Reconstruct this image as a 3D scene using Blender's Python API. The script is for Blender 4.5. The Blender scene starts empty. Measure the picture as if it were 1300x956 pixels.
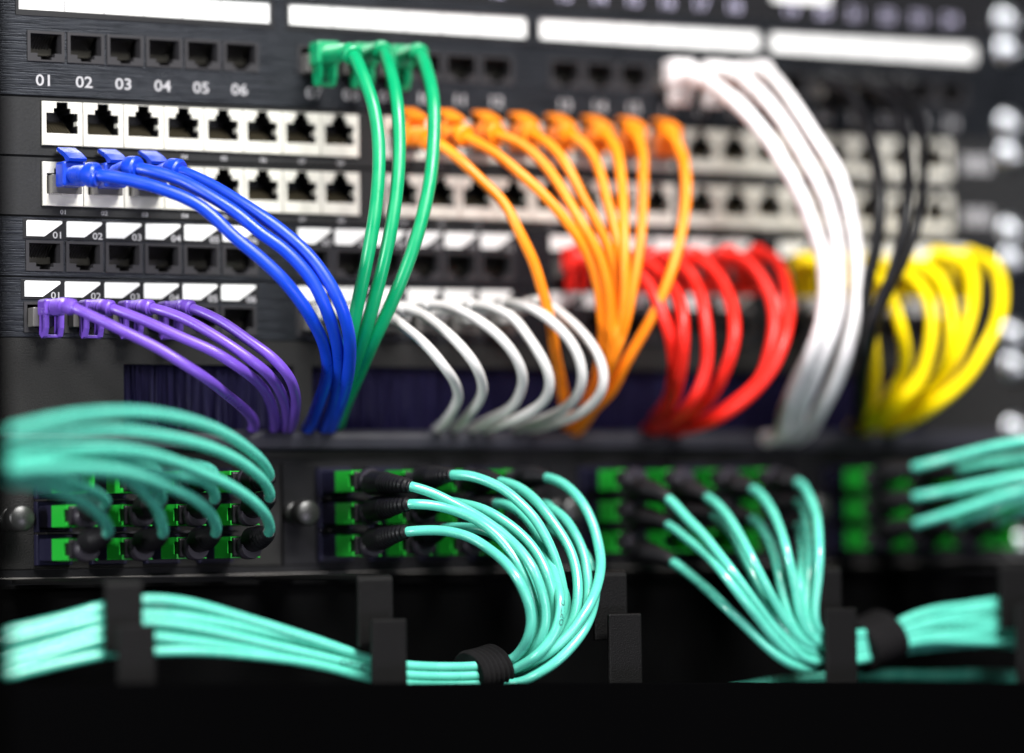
import bpy, bmesh, math, random
from mathutils import Vector, Matrix

random.seed(7)
scene = bpy.context.scene
C = scene.collection
MM = 0.001

# ------------------------------------------------------------------ camera, world, lamps, exposure
cam_data = bpy.data.cameras.new('camera')
cam = bpy.data.objects.new('camera', cam_data)
C.objects.link(cam)
CAM_ROT = [[0.8754446, -0.0126295, -0.4831535], [-0.4831075, -0.0524021, -0.8739915], [-0.0142802, 0.9985462, -0.0519766]]
CAM_LOC = [-0.54981, -1.34834, 0.00433]
cam.matrix_world = Matrix.Translation(CAM_LOC) @ Matrix(CAM_ROT).to_4x4()
cam_data.sensor_width = 36.0
cam_data.sensor_fit = 'HORIZONTAL'
cam_data.lens = 139.6911
cam_data.shift_y = -45.0 / 1300.0
cam_data.clip_start = 0.05
cam_data.clip_end = 50.0
cam_data.dof.use_dof = True
cam_data.dof.focus_distance = 1.446
cam_data.dof.aperture_fstop = cam_data.lens / 66.0
cam_data.dof.aperture_blades = 0
scene.camera = cam

world = bpy.data.worlds.new('World')
scene.world = world
world.use_nodes = True
bg = world.node_tree.nodes['Background']
bg.inputs['Color'].default_value = (0.75, 0.82, 1.0, 1)
bg.inputs['Strength'].default_value = 0.025

def area(name, loc, target, w, h, power, col):
    d = bpy.data.lights.new(name, 'AREA')
    d.shape = 'RECTANGLE'; d.size = w; d.size_y = h; d.energy = power; d.color = col
    o = bpy.data.objects.new(name, d)
    C.objects.link(o)
    o.location = loc
    o.rotation_euler = (Vector(target) - Vector(loc)).to_track_quat('-Z', 'Y').to_euler()
    return o
area('overhead_softbox', (0.12, -1.15, 1.15), (0.16, 0, 0.06), 0.9, 0.35, 62.0, (1.0, 0.99, 0.97))
area('left_softbox', (-1.35, -0.50, 0.16), (0.1, 0, 0.08), 0.25, 0.45, 25.0, (0.97, 0.98, 1.0))
area('front_softbox', (0.05, -1.85, 0.62), (0.12, 0, 0.05), 0.5, 0.35, 9.0, (0.98, 0.98, 1.0))
area('low_softbox', (0.42, -1.45, -0.42), (0.28, 0, 0.08), 0.5, 0.3, 6.0, (0.86, 0.80, 1.0))

scene.view_settings.view_transform = 'Standard'
scene.view_settings.look = 'None'
scene.view_settings.exposure = 0.0
scene.view_settings.gamma = 1.0
scene.view_settings.use_curve_mapping = False
scene.cycles.use_denoising = True
scene.cycles.max_bounces = 8

# ------------------------------------------------------------------ materials
def new_mat(name):
    m = bpy.data.materials.new(name); m.use_nodes = True
    nt = m.node_tree
    return m, nt, nt.nodes['Principled BSDF']

def mat(name, col, rough=0.5, metal=0.0, noise=0.0, scale=400.0, bump=0.0, stretch=(1, 1, 1), spec=0.5, coat=0.0, rvar=0.0):
    m, nt, p = new_mat(name)
    p.inputs['Base Color'].default_value = (*col, 1)
    p.inputs['Roughness'].default_value = rough
    p.inputs['Metallic'].default_value = metal
    p.inputs['Specular IOR Level'].default_value = spec
    p.inputs['Coat Weight'].default_value = coat
    if noise or bump or rvar:
        tc = nt.nodes.new('ShaderNodeTexCoord')
        mp = nt.nodes.new('ShaderNodeMapping')
        mp.inputs['Scale'].default_value = stretch
        nz = nt.nodes.new('ShaderNodeTexNoise')
        nz.inputs['Scale'].default_value = scale
        nz.inputs['Detail'].default_value = 5
        nt.links.new(tc.outputs['Object'], mp.inputs['Vector'])
        nt.links.new(mp.outputs['Vector'], nz.inputs['Vector'])
        if noise:
            mx = nt.nodes.new('ShaderNodeMix'); mx.data_type = 'RGBA'
            mx.inputs['A'].default_value = (*[c * (1 - noise) for c in col], 1)
            mx.inputs['B'].default_value = (*[min(1, c * (1 + noise)) for c in col], 1)
            nt.links.new(nz.outputs['Fac'], mx.inputs['Factor'])
            nt.links.new(mx.outputs['Result'], p.inputs['Base Color'])
        if rvar:
            mr = nt.nodes.new('ShaderNodeMapRange')
            mr.inputs['From Min'].default_value = 0.3; mr.inputs['From Max'].default_value = 0.7
            mr.inputs['To Min'].default_value = max(0.05, rough - rvar); mr.inputs['To Max'].default_value = min(1, rough + rvar)
            nt.links.new(nz.outputs['Fac'], mr.inputs['Value'])
            nt.links.new(mr.outputs['Result'], p.inputs['Roughness'])
        if bump:
            bp = nt.nodes.new('ShaderNodeBump')
            bp.inputs['Strength'].default_value = bump
            bp.inputs['Distance'].default_value = 0.0003
            nt.links.new(nz.outputs['Fac'], bp.inputs['Height'])
            nt.links.new(bp.outputs['Normal'], p.inputs['Normal'])
    return m

def cable_mat(name, col, rough=0.42, spec=0.5):
    m = mat(name, col, rough, noise=0.11, scale=130.0, bump=0.09, spec=spec, rvar=0.10)
    p = m.node_tree.nodes['Principled BSDF']
    p.inputs['Subsurface Weight'].default_value = 0.0
    return m

M = {
 'brushed': mat('brushed_black_aluminium', (0.014, 0.016, 0.020), 0.37, 0.7, noise=0.95, scale=1000, bump=0.8, stretch=(0.05, 1, 2.2), rvar=0.18),
 'steel': mat('dark_grey_coated_steel', (0.0145, 0.0147, 0.0152), 0.5, noise=0.35, scale=900, bump=0.25, spec=0.2),
 'powder': mat('black_powder_coat', (0.0105, 0.0102, 0.0100), 0.6, noise=0.9, scale=1700, bump=1.0, spec=0.2),
 'fibre_black': mat('satin_black_panel', (0.0055, 0.0055, 0.0065), 0.5, noise=0.4, scale=1200, bump=0.4, spec=0.2),
 'black': mat('black_plastic', (0.006, 0.006, 0.007), 0.42, noise=0.2, scale=300, bump=0.1, spec=0.3),
 'jack': mat('dark_grey_jack_plastic', (0.021, 0.020, 0.022), 0.42, noise=0.1, scale=300, spec=0.35),
 'inside': mat('jack_inside_plastic', (0.004, 0.004, 0.005), 0.35),
 'bright_contact': mat('gold_contacts', (0.34, 0.29, 0.19), 0.3, 0.9),
 'contact': mat('dull_contacts', (0.07, 0.066, 0.055), 0.35, 0.8),
 'zinc': mat('bright_nickel_jack', (0.76, 0.74, 0.66), 0.34, 0.45, noise=0.16, scale=140, bump=0.12, rvar=0.08),
 'label': mat('white_label_paper', (0.66, 0.66, 0.645), 0.6, noise=0.04, scale=60),
 'print': mat('white_print', (0.31, 0.305, 0.315), 0.6),
 'frame':    mat('label_holder_black', (0.008, 0.008, 0.009), 0.35),
 'divider': mat('grey_label_rule', (0.07, 0.07, 0.075), 0.6),
 'chrome': mat('bolt_nickel', (0.50, 0.52, 0.55), 0.28, 0.95),
 'bristle': mat('violet_lit_bristle', (0.005, 0.0035, 0.026), 0.55, spec=0.15),  # black bristles, with violet glow inside the rack tinted into the colour
 'lip': mat('shelf_lip_grey', (0.020, 0.020, 0.027), 0.42, noise=0.15, scale=500, bump=0.1, spec=0.3),
 'green': mat('green_adapter', (0.013, 0.38, 0.030), 0.34, noise=0.05, scale=120),
 'adapter': mat('blue_black_adapter', (0.008, 0.0075, 0.022), 0.4, spec=0.3),
 'rail': mat('adapter_rail', (0.014, 0.013, 0.013), 0.35, noise=0.1, scale=400, spec=0.4),
 'boot': mat('black_rubber_boot', (0.006, 0.0056, 0.007), 0.45, noise=0.2, scale=300, bump=0.1, spec=0.3),
 'collar': mat('mauve_grey_collar', (0.020, 0.0175, 0.024), 0.4, spec=0.35),
 'knob': mat('blackened_knob', (0.045, 0.045, 0.044), 0.35, 0.7, noise=0.15, scale=500),
 'bracket': mat('black_textured_bracket', (0.0040, 0.0039, 0.0039), 0.5, noise=0.5, scale=1800, bump=0.9, spec=0.10),
 'ringpanel': mat('black_back_panel', (0.0012, 0.0012, 0.0013), 0.55, noise=0.2, scale=200, spec=0.04),
 'fascia': mat('black_filler_front', (0.0010, 0.0010, 0.0011), 0.9, spec=0.0),
 'velcro': mat('black_velcro', (0.006, 0.0055, 0.006), 0.9, noise=0.5, scale=2500, bump=1.0, spec=0.15),
 'clear': mat('smoky_plug_plastic', (0.10, 0.095, 0.09), 0.2, spec=0.6),
 'door': mat('black_door_frame', (0.0006, 0.0006, 0.0006), 0.9, spec=0.0),
 'void':     mat('dark_cabinet_interior', (0.004, 0.004, 0.006), 0.8),
 'ink':      mat('dark_cable_print', (0.010, 0.05, 0.05), 0.6),
 'tip':  mat('milky_latch_tip', (0.75, 0.75, 0.74), 0.3),
 'print_violet_lit': mat('violet_lit_print', (0.36, 0.34, 0.46), 0.6),  # violet light falling on the top numbers is mixed into this print colour
 'edge': mat('lit_steel_edge', (0.16, 0.15, 0.14), 0.4, 0.5, noise=0.5, scale=200),  # light caught along the bottom flange is put into this paler colour
 'c_blue': cable_mat('blue_jacket', (0.004, 0.044, 0.50), 0.36),
 'c_purple': cable_mat('purple_jacket', (0.125, 0.055, 0.39), 0.35),
 'c_green': cable_mat('green_jacket', (0.001, 0.27, 0.105), 0.36),
 'c_orange': cable_mat('orange_jacket', (0.95, 0.24, 0.006), spec=0.4),
 'c_pale': cable_mat('pale_grey_jacket', (0.54, 0.525, 0.51)),
 'c_red': cable_mat('red_jacket', (0.80, 0.018, 0.010), spec=0.4),
 'c_yellow': cable_mat('yellow_jacket', (0.90, 0.67, 0.0), 0.45, 0.2),
 'c_white': cable_mat('white_jacket', (0.76, 0.73, 0.73)),
 'c_black': cable_mat('black_jacket', (0.004, 0.0038, 0.0048), spec=0.2),
 'c_aqua': cable_mat('aqua_jacket', (0.092, 0.505, 0.385), 0.27, 0.85),
}

# ------------------------------------------------------------------ mesh helpers (all in millimetres)
# x along the rack to the right, y into the rack (towards the viewer is negative), z up
class MB:
    def __init__(self):
        self.v = []; self.f = []; self.s = []
    def quad(self, a, b, c, d, smooth=False):
        n = len(self.v); self.v += [a, b, c, d]; self.f.append((n, n+1, n+2, n+3)); self.s.append(smooth)
    def box(self, x0, x1, y0, y1, z0, z1, ch=0.0):
        if ch <= 0:
            n = len(self.v)
            self.v += [(x0,y0,z0),(x1,y0,z0),(x1,y1,z0),(x0,y1,z0),(x0,y0,z1),(x1,y0,z1),(x1,y1,z1),(x0,y1,z1)]
            for q in ((0,3,2,1),(4,5,6,7),(0,1,5,4),(1,2,6,5),(2,3,7,6),(3,0,4,7)):
                self.f.append(tuple(n+i for i in q)); self.s.append(False)
            return
        bm = bmesh.new()
        bmesh.ops.create_cube(bm, size=1.0)
        for v in bm.verts:
            v.co = Vector(((x0+x1)/2 + v.co.x*(x1-x0), (y0+y1)/2 + v.co.y*(y1-y0), (z0+z1)/2 + v.co.z*(z1-z0)))
        bmesh.ops.bevel(bm, geom=bm.edges[:], offset=ch, segments=2, profile=0.5, affect='EDGES')
        self.add_bm(bm)
    def add_bm(self, bm, smooth=False):
        n = len(self.v); bm.verts.index_update()
        self.v += [tuple(v.co) for v in bm.verts]
        for f in bm.faces:
            self.f.append(tuple(n+v.index for v in f.verts)); self.s.append(smooth)
        bm.free()
    def prism_x(self, prof, x0, x1):            # profile in (y, z), extruded along x
        n = len(self.v); k = len(prof)
        self.v += [(x0, y, z) for y, z in prof] + [(x1, y, z) for y, z in prof]
        for i in range(k):
            j = (i+1) % k
            self.f.append((n+i, n+j, n+k+j, n+k+i)); self.s.append(False)
        self.f.append(tuple(n+i for i in range(k))[::-1]); self.s.append(False)
        self.f.append(tuple(n+k+i for i in range(k))); self.s.append(False)
    def prism_y(self, prof, y0, y1):            # profile in (x, z), extruded along y
        n = len(self.v); k = len(prof)
        self.v += [(x, y0, z) for x, z in prof] + [(x, y1, z) for x, z in prof]
        for i in range(k):
            j = (i+1) % k
            self.f.append((n+i, n+j, n+k+j, n+k+i)); self.s.append(False)
        self.f.append(tuple(n+i for i in range(k))); self.s.append(False)
        self.f.append(tuple(n+k+i for i in range(k))[::-1]); self.s.append(False)
    def plate(self, x0, x1, z0, z1, holes, yf, yb):   # front face with rectangular openings, walls of depth yb
        xs = sorted(set([x0, x1] + [max(x0, min(x1, h[i])) for h in holes for i in (0, 1)]))
        zs = sorted(set([z0, z1] + [max(z0, min(z1, h[i])) for h in holes for i in (2, 3)]))
        def hole(i, j):
            if i < 0 or j < 0 or i >= len(xs)-1 or j >= len(zs)-1: return True
            cx, cz = (xs[i]+xs[i+1])/2, (zs[j]+zs[j+1])/2
            return any(h[0] < cx < h[1] and h[2] < cz < h[3] for h in holes)
        for i in range(len(xs)-1):
            for j in range(len(zs)-1):
                if hole(i, j): continue
                a, b, c, d = xs[i], xs[i+1], zs[j], zs[j+1]
                self.quad((a,yf,c),(b,yf,c),(b,yf,d),(a,yf,d))
                if hole(i-1, j): self.quad((a,yf,c),(a,yf,d),(a,yb,d),(a,yb,c))
                if hole(i+1, j): self.quad((b,yf,d),(b,yf,c),(b,yb,c),(b,yb,d))
                if hole(i, j-1): self.quad((b,yf,c),(a,yf,c),(a,yb,c),(b,yb,c))
                if hole(i, j+1): self.quad((a,yf,d),(b,yf,d),(b,yb,d),(a,yb,d))
    def sweep(self, pts, rad, seg=16, sx=1.0, sz=1.0, cap=True):
        n0 = len(self.v); N = len(pts)
        T = []
        for i in range(N):
            a = pts[max(i-1, 0)]; b = pts[min(i+1, N-1)]
            T.append((b-a).normalized())
        up = Vector((0, 0, 1)) if abs(T[0].z) < 0.9 else Vector((1, 0, 0))
        nrm = (up - T[0]*up.dot(T[0])).normalized()
        for i in range(N):
            nrm = (nrm - T[i]*nrm.dot(T[i])).normalized()
            bi = T[i].cross(nrm)
            r = rad[i] if isinstance(rad, (list, tuple)) else rad
            for k in range(seg):
                a = 2*math.pi*k/seg
                self.v.append(tuple(pts[i] + nrm*(math.cos(a)*r*sz) + bi*(math.sin(a)*r*sx)))
        for i in range(N-1):
            for k in range(seg):
                k2 = (k+1) % seg
                self.f.append((n0+i*seg+k, n0+i*seg+k2, n0+(i+1)*seg+k2, n0+(i+1)*seg+k)); self.s.append(True)
        if cap:
            self.f.append(tuple(n0+k for k in range(seg))[::-1]); self.s.append(False)
            self.f.append(tuple(n0+(N-1)*seg+k for k in range(seg))); self.s.append(False)
    def mesh(self, name, m):
        me = bpy.data.meshes.new(name)
        me.from_pydata([(x*MM, y*MM, z*MM) for x, y, z in self.v], [], self.f)
        me.polygons.foreach_set('use_smooth', self.s)
        bm = bmesh.new(); bm.from_mesh(me)
        bmesh.ops.recalc_face_normals(bm, faces=bm.faces[:])
        bm.to_mesh(me); bm.free()
        me.materials.append(m); me.update()
        return me

def link(name, me, parent=None, loc=(0, 0, 0)):
    o = bpy.data.objects.new(name, me); C.objects.link(o)
    o.location = [c*MM for c in loc]
    if parent is not None: o.parent = parent
    return o
def build(name, mb, mkey, parent=None, loc=(0, 0, 0)):
    return link(name, mb.mesh(name, M[mkey]), parent, loc)
def thing(name, label, cat, loc=(0, 0, 0), group=None):
    o = bpy.data.objects.new(name, None); C.objects.link(o)
    o.empty_display_size = 0.01
    o.location = [c*MM for c in loc]
    o['label'] = label; o['category'] = cat
    if group: o['group'] = group
    return o
def box(name, mkey, parent, x0, x1, y0, y1, z0, z1, ch=0.0):
    b = MB(); b.box(x0, x1, y0, y1, z0, z1, ch); return build(name, b, mkey, parent)

_text = {}
def text_mesh(s, size, mkey='print'):
    key = (s, size, mkey)
    if key not in _text:
        cu = bpy.data.curves.new('lettering', 'FONT'); cu.body = s; cu.size = size*MM
        cu.align_x = 'CENTER'; cu.align_y = 'CENTER'; cu.resolution_u = 3; cu.offset = size*MM*0.012
        o = bpy.data.objects.new('lettering', cu); C.objects.link(o)
        bpy.context.view_layer.update()
        me = bpy.data.meshes.new_from_object(o.evaluated_get(bpy.context.evaluated_depsgraph_get()))
        bpy.data.objects.remove(o)
        me.transform(Matrix.Rotation(math.pi/2, 4, 'X') @ Matrix.Diagonal((1.18, 1, 1, 1)))
        me.materials.clear(); me.materials.append(M[mkey])
        _text[key] = me
    return _text[key]
def number(s, size, parent, x, y, z, mkey='print'):
    return link('printed_number', text_mesh(s, size, mkey), parent, (x, y, z))

# ------------------------------------------------------------------ layout of the rack (mm)
XL, XR = -60.0, 452.0
def groups(st, p=15.72): return [s + p*i for s in st for i in range(6)]
XA = groups([2.2, 111.8, 221.1, 327.0])
XK1 = groups([1.0, 110.6, 220.0, 326.0])
XK2 = groups([0.1, 109.8, 219.2, 325.4])
XP = [8.1+16.2*i for i in range(8)] + [148.3+16.2*i for i in range(8)] + [282.5+16.2*i for i in range(8)]

# cabinet interior behind the panels
b = MB(); b.box(-220, 620, 70, 74, -260, 420)
o = build('wall', b, 'void'); o['kind'] = 'structure'; o['label'] = 'dark interior of the cabinet behind the panels'

# ---- jacks (meshes shared by all alike)
def keystone_meshes():
    b = MB()                                     # dark frame with a latch notch at the bottom
    holes = [(-6.1, 6.1, -2.6, 4.6), (-3.4, 3.4, -4.0, -2.5), (-2.1, 2.1, -5.0, -3.9)]
    b.plate(-7.3, 7.3, -5.6, 5.6, holes, -0.6, 11.0)
    b.quad((-6.6, 11, -5.3), (6.6, 11, -5.3), (6.6, 11, 5.0), (-6.6, 11, 5.0))
    frame = b.mesh('port', M['jack'])
    b = MB()
    for i in range(8):
        x = -4.0 + i*1.14
        b.prism_x([(2.0, 4.3), (2.4, 4.3), (9.5, -0.6), (9.0, -0.8)], x-0.22, x+0.22)
    b.box(-5.6, 5.6, 8.2, 10.6, -2.4, 0.2)
    return frame, b.mesh('contact_pins', M['contact'])
def metal_jack_meshes():
    b = MB()
    holes = [(-6.3, 6.2, -3.6, 3.9), (-3.4, 3.4, 3.8, 5.7), (-2.3, 2.3, 5.6, 7.9)]
    b.plate(-7.9, 7.9, -8.1, 8.1, holes, -1.2, -0.3)
    pass
    b.box(-7.7, 7.7, -1.5, -1.1, -7.9, -7.3); b.box(5.75, 6.4, -1.15, 2.0, -0.6, 1.0)
    frame = b.mesh('port', M['zinc'])
    b = MB()
    b.plate(-7.0, 7.0, -5.0, 8.0, holes, -0.28, 11.0)
    b.plate(-8.1, 8.1, -8.2, 8.2, [(-7.6, 7.6, -7.9, 8.1)], -0.3, 12.0)
    b.quad((-7.0, 10.8, -5.0), (7.0, 10.8, -5.0), (7.0, 10.8, 8.0), (-7.0, 10.8, 8.0))
    liner = b.mesh('port_liner', M['inside'])
    b = MB()
    for i in range(8):
        x = -4.0 + i*1.14
        b.prism_x([(1.2, -3.3), (1.7, -3.55), (9.6, 1.4), (9.2, 1.8)], x-0.3, x+0.3)
    return frame, liner, b.mesh('contact_pins', M['bright_contact'])
KS_FRAME, KS_PINS = keystone_meshes()
MJ_FRAME, MJ_LINER, MJ_PINS = metal_jack_meshes()

def faceplate(root, z0, z1, mkey, holes=(), thick=1.8, ear=True):
    b = MB(); b.plate(XL, XR, z0, z1, list(holes), -thick*0.0, thick)
    o = build('faceplate', b, mkey, root)
    md = o.modifiers.new('edge', 'BEVEL'); md.width = 0.0003; md.segments = 1; md.limit_method = 'ANGLE'
    return o

def bolt_mesh():
    b = MB()
    prof = [(0.0, 6.0), (-0.9, 6.0), (-1.4, 5.2), (-1.5, 4.9), (-3.6, 4.6), (-4.6, 3.9), (-5.2, 2.4), (-5.2, 1.7), (-4.2, 1.6), (-4.2, 0.01)]
    n = len(b.v); seg = 20
    for y, r in prof:
        for k in range(seg):
            a = 2*math.pi*k/seg; b.v.append((r*math.cos(a), y, r*math.sin(a)))
    for i in range(len(prof)-1):
        for k in range(seg):
            k2 = (k+1) % seg
            b.f.append((n+i*seg+k, n+i*seg+k2, n+(i+1)*seg+k2, n+(i+1)*seg+k)); b.s.append(True)
    return b.mesh('bolt', M['chrome'])
BOLT = bolt_mesh()
def bolt(root, z, x=434.0): link('bolt', BOLT, root, (x, 0, z))

# ---- top panel: only its printed numbers are in the picture
up = thing('patch_bay', 'dark panel at the top edge, only its row of blurred printed numbers in view', 'patch panel', (200, 0, 216), 'patch panels')
def place(root, o): pass
def finish(root):     # parts are written in rack coordinates; hang them on the thing's own origin
    off = root.location.copy()
    for ch in root.children: ch.location -= off
faceplate(up, 216.6, 259.5, 'black')
for i, x in enumerate(XA): number(f'{i+1:02d}', 6.4, up, x, -0.08, 220.6, 'print_violet_lit')
b = MB(); b.box(318, 346, -0.6, 0.2, 224.0, 231.0); build('label_strip', b, 'label', up)
for z in (222.0, 253.0): bolt(up, z)
finish(up)

# ---- brushed panel with label strips and 24 dark jacks
pa = thing('patch_bay', 'brushed black panel with long white label strips and large printed numbers over the metal rows', 'patch panel', (200, 0, 172), 'patch panels')
holes = [(x-7.3, x+7.3, 184.5, 195.7) for x in XA] + [(-9.5, 94.6, 201.2, 212.4), (99.8, 205.3, 201.2, 212.4), (208.7, 313.1, 201.2, 212.4), (315.8, 419.7, 201.2, 212.4)]
faceplate(pa, 172.0, 215.8, 'brushed', holes)
for i, x in enumerate(XA):
    p = link('port', KS_FRAME, pa, (x, 0, 190.1)); link('contact_pins', KS_PINS, p)
    number(f'{i+1:02d}', 5.9, pa, x-0.6, -0.08, 177.4)
for k, (x0, x1) in enumerate([(-9.5, 94.6), (99.8, 205.3), (208.7, 313.1), (315.8, 419.7)]):
    b = MB(); b.plate(x0, x1, 201.2, 212.4, [(x0+1.2, x1-1.2, 203.3, 211.3)], -0.4, 2.2); b.quad((x0, 2.2, 201.2), (x1, 2.2, 201.2), (x1, 2.2, 212.4), (x0, 2.2, 212.4))
    fr = build('label_holder', b, 'frame', pa)
    b = MB(); b.box(x0+1.4, x1-1.4, 0.5, 0.9, 203.4, 211.2)
    st = build('label_strip', b, 'label', fr)
    b = MB()
    w = (x1-x0)/6
    for i in range(5): b.box(XA[k*6+i]+7.86-0.17, XA[k*6+i]+7.86+0.17, 0.42, 0.5, 203.5, 211.1)
    build('label_rule', b, 'divider', fr)
for z in (178.4, 209.6): bolt(pa, z)
finish(pa)

# ---- two half-height panels with cream metal jacks
def metal_panel(zb, zc, label, nums_up):
    root = thing('patch_bay', label, 'patch panel', (200, 0, zb), 'patch panels')
    blocks = [(0.0, 129.8), (140.2, 270.0), (274.4, 404.2)]
    faceplate(root, zb+0.5, zb+21.6, 'steel', [(a-0.1, c+0.1, zc-8.4, zc+8.4) for a, c in blocks], 2.0)
    for i, x in enumerate(XP):
        p = link('port', MJ_FRAME, root, (x, 0, zc))
        link('port_liner', MJ_LINER, p); link('contact_pins', MJ_PINS, p)
        number(f'{i+1:02d}', 2.3, root, x+0.6, -0.08, zb+1.75)
    b = MB(); b.prism_x([(0.0, zb+0.5), (-1.1, zb+0.8), (-1.1, zb+2.5), (0.0, zb+3.2)], XL, XR)
    for k in range(3): b.box(413.0+k*4.6, 416.2+k*4.6, -0.12, 0.02, zb+6.0, zb+12.0)
    m3 = MB()
    for k in range(3): m3.box(411.0+k*5.0, 414.4+k*5.0, -0.12, 0.02, zc-4.0, zc+2.6)
    build('printed_mark', m3, 'print', root)
    bolt(root, {True: 165.6, False: 133.6}[nums_up])
    finish(root)
metal_panel(149.6, 161.8, 'dark panel with the upper row of cream metal jacks, orange cables in its middle block', True)
metal_panel(127.6, 139.6, 'dark panel with the lower row of cream metal jacks, blue cables at its left end', False)

# ---- two half-height labelled panels with dark jacks
def label_mesh():
    b = MB(); b.prism_y([(-7.0, -2.9), (0.0, -2.9), (6.9, 1.9), (7.0, 2.6), (6.6, 2.9), (-6.6, 2.9), (-7.0, 2.5)], -0.35, 0.1)
    return b.mesh('label', M['label'])
LABEL = label_mesh()
def labelled_panel(z0, z1, xs, zc, label, zbolt):
    root = thing('patch_bay', label, 'patch panel', (200, 0, z0), 'patch panels')
    faceplate(root, z0+0.25, z1-0.25, 'brushed', [(x-7.3, x+7.3, zc-5.6, zc+5.6) for x in xs])
    for g in range(4):
        a, c = xs[g*6]-8.3, xs[g*6+5]+8.3
        o = box('port_surround', 'black', root, a, c, -0.25, 0.3, z1-8.2, z1-0.9, 0.12)
    for i, x in enumerate(xs):
        p = link('port', KS_FRAME, root, (x, 0, zc)); link('contact_pins', KS_PINS, p)
        link('label', LABEL, root, (x, -0.25, z1-4.3))
        number(f'{i+1:02d}', 3.5, root, x+5.3, -0.33, z1-6.75)
    if zbolt: bolt(root, zbolt)
    finish(root)
labelled_panel(105.5, 127.5, XK1, 113.2, 'upper labelled panel with cut-corner white labels, red and yellow cables in its right half', 121.3)
labelled_panel(83.3, 105.4, XK2, 90.7, 'lower labelled panel with cut-corner white labels, purple cables in its left end', 90.2)

# ---- brush panel
bp_ = thing('brush_strip', 'dark blank panel with a long brush slot where the coloured cables disappear', 'brush panel', (200, 0, 39))
b = MB(); b.plate(XL, XR, 39.4, 83.1, [(32, 101.5, 49.4, 74.0), (109.0, 388, 49.4, 74.0)], 0, 2.0)
fp = build('faceplate', b, 'powder', bp_)
b = MB(); b.prism_x([(0.0, 50.0), (-3.2, 48.6), (-4.2, 46.4), (-4.2, 43.2), (-3.2, 42.2), (0.0, 41.8)], XL, XR)
build('slot_lip', b, 'lip', bp_)
for nm, z0, z1 in (('brush', 49.4, 74.0),):
    b = MB()
    for x0, x1 in ((32, 101.5), (109, 388)):
        n = int((x1-x0)*4.2)
        for i in range(n):
            x = x0 + (i+random.random())*(x1-x0)/n
            y = 2.4 + random.random()*4.0
            dx = random.uniform(-0.9, 0.9); w = random.uniform(0.10, 0.2)
            zt, zb = 74.6, 49.0+random.random()*1.5
            nn = len(b.v)
            b.v += [(x-w, y, zt), (x+w, y, zt), (x+w+dx, y+random.uniform(-.6, .6), zb), (x-w+dx, y, zb)]
            b.f.append((nn, nn+1, nn+2, nn+3)); b.s.append(False)
        b.box(x0-2, x1+2, 7.2, 8.0, 46, 78)
    o = build('brush', b, 'bristle', bp_); o['kind'] = 'stuff'
bolt(bp_, 77.0); bolt(bp_, 50.5)
finish(bp_)

# ---- fibre panel: four cassettes with twelve adapters each
fpn = thing('fibre_enclosure', 'black fibre panel with four cassettes of green adapters', 'fibre panel', (200, 0, -4))
b = MB(); b.plate(XL, XR, -3.9, 38.9, [(-17.8, 437.8, -1.2, 37.4)], 0.5, 3.0); pass
build('faceplate', b, 'fibre_black', fpn)
box('bottom_edge', 'edge', fpn, XL, XR, -3.6, 0.4, -4.5, -3.95, 0.12)
def adapter_meshes():
    b = MB(); b.box(-6.1, 6.1, -14.8, 0, -4.1, 4.1, 0.5); b.box(-7.0, 7.0, -3.0, 0, -5.6, 5.6, 0.3)
    base = b.mesh('adapter', M['adapter'])
    b = MB()
    def ring(x0, x1, z0, z1, y0, y1, t):
        b.plate(x0, x1, z0, z1, [(x0+t, x1-t, z0+t, z1-t)], y0, y1)
    b.plate(-6.0, 6.0, -3.9, 3.9, [(-5.6, 5.7, -3.5, 3.55)], -26.0, -14.8)
    # clip prongs at the open end
    b.box(-6.0, -5.5, -28.8, -26.0, 2.4, 3.9); b.box(-6.0, 6.0, -28.4, -26.0, -3.9, -3.5)
    b.box(-6.0, -5.5, -28.8, -26.0, -3.5, -2.2)
    shell = b.mesh('green_shell', M['green'])
    return base, shell
AD_BASE, AD_SHELL = adapter_meshes()
def knob_mesh():
    b = MB(); seg = 22
    prof = [(0.5, 4.4), (-2.6, 4.4), (-3.2, 3.9), (-3.2, 2.6), (-7.0, 2.6), (-7.0, 4.3), (-7.6, 4.9), (-13.0, 4.9), (-13.8, 4.2), (-13.8, 0.01)]
    for y, r in prof:
        for k in range(seg):
            a = 2*math.pi*k/seg; b.v.append((r*math.cos(a), y, r*math.sin(a)))
    for i in range(len(prof)-1):
        for k in range(seg):
            k2 = (k+1) % seg
            b.f.append((i*seg+k, i*seg+k2, (i+1)*seg+k2, (i+1)*seg+k)); b.s.append(True)
    return b.mesh('plunger_knob', M['knob'])
KNOB = knob_mesh()
FX = [[-3+114*c+21.4*i+6 for i in range(4)] for c in range(4)]
FZ = [30.0, 18.0, 6.0]
for c in range(4):
    x0 = -17.6+114*c
    b = MB(); b.box(x0, x0+113.2, 0, 2.0, -1.0, 37.2, 0.4)
    ca = build('cassette', b, 'powder' if c == 0 else 'fibre_black', fpn)
    kn = link('plunger_knob', KNOB, ca, (x0+4.0, 0, 18.5 if c else 17.5))
    for z in (24.1, 12.1):
        b = MB(); b.box(x0+14, x0+92, -10.0, -0.2, z-0.45, z+0.25); build('rail', b, 'rail', ca)
    for r in range(3):
        for k in range(4):
            a = link('adapter', AD_BASE, fpn, (FX[c][k], 0, FZ[r])); link('green_shell', AD_SHELL, a)
bolt(fpn, 4.0)
finish(fpn)

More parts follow.
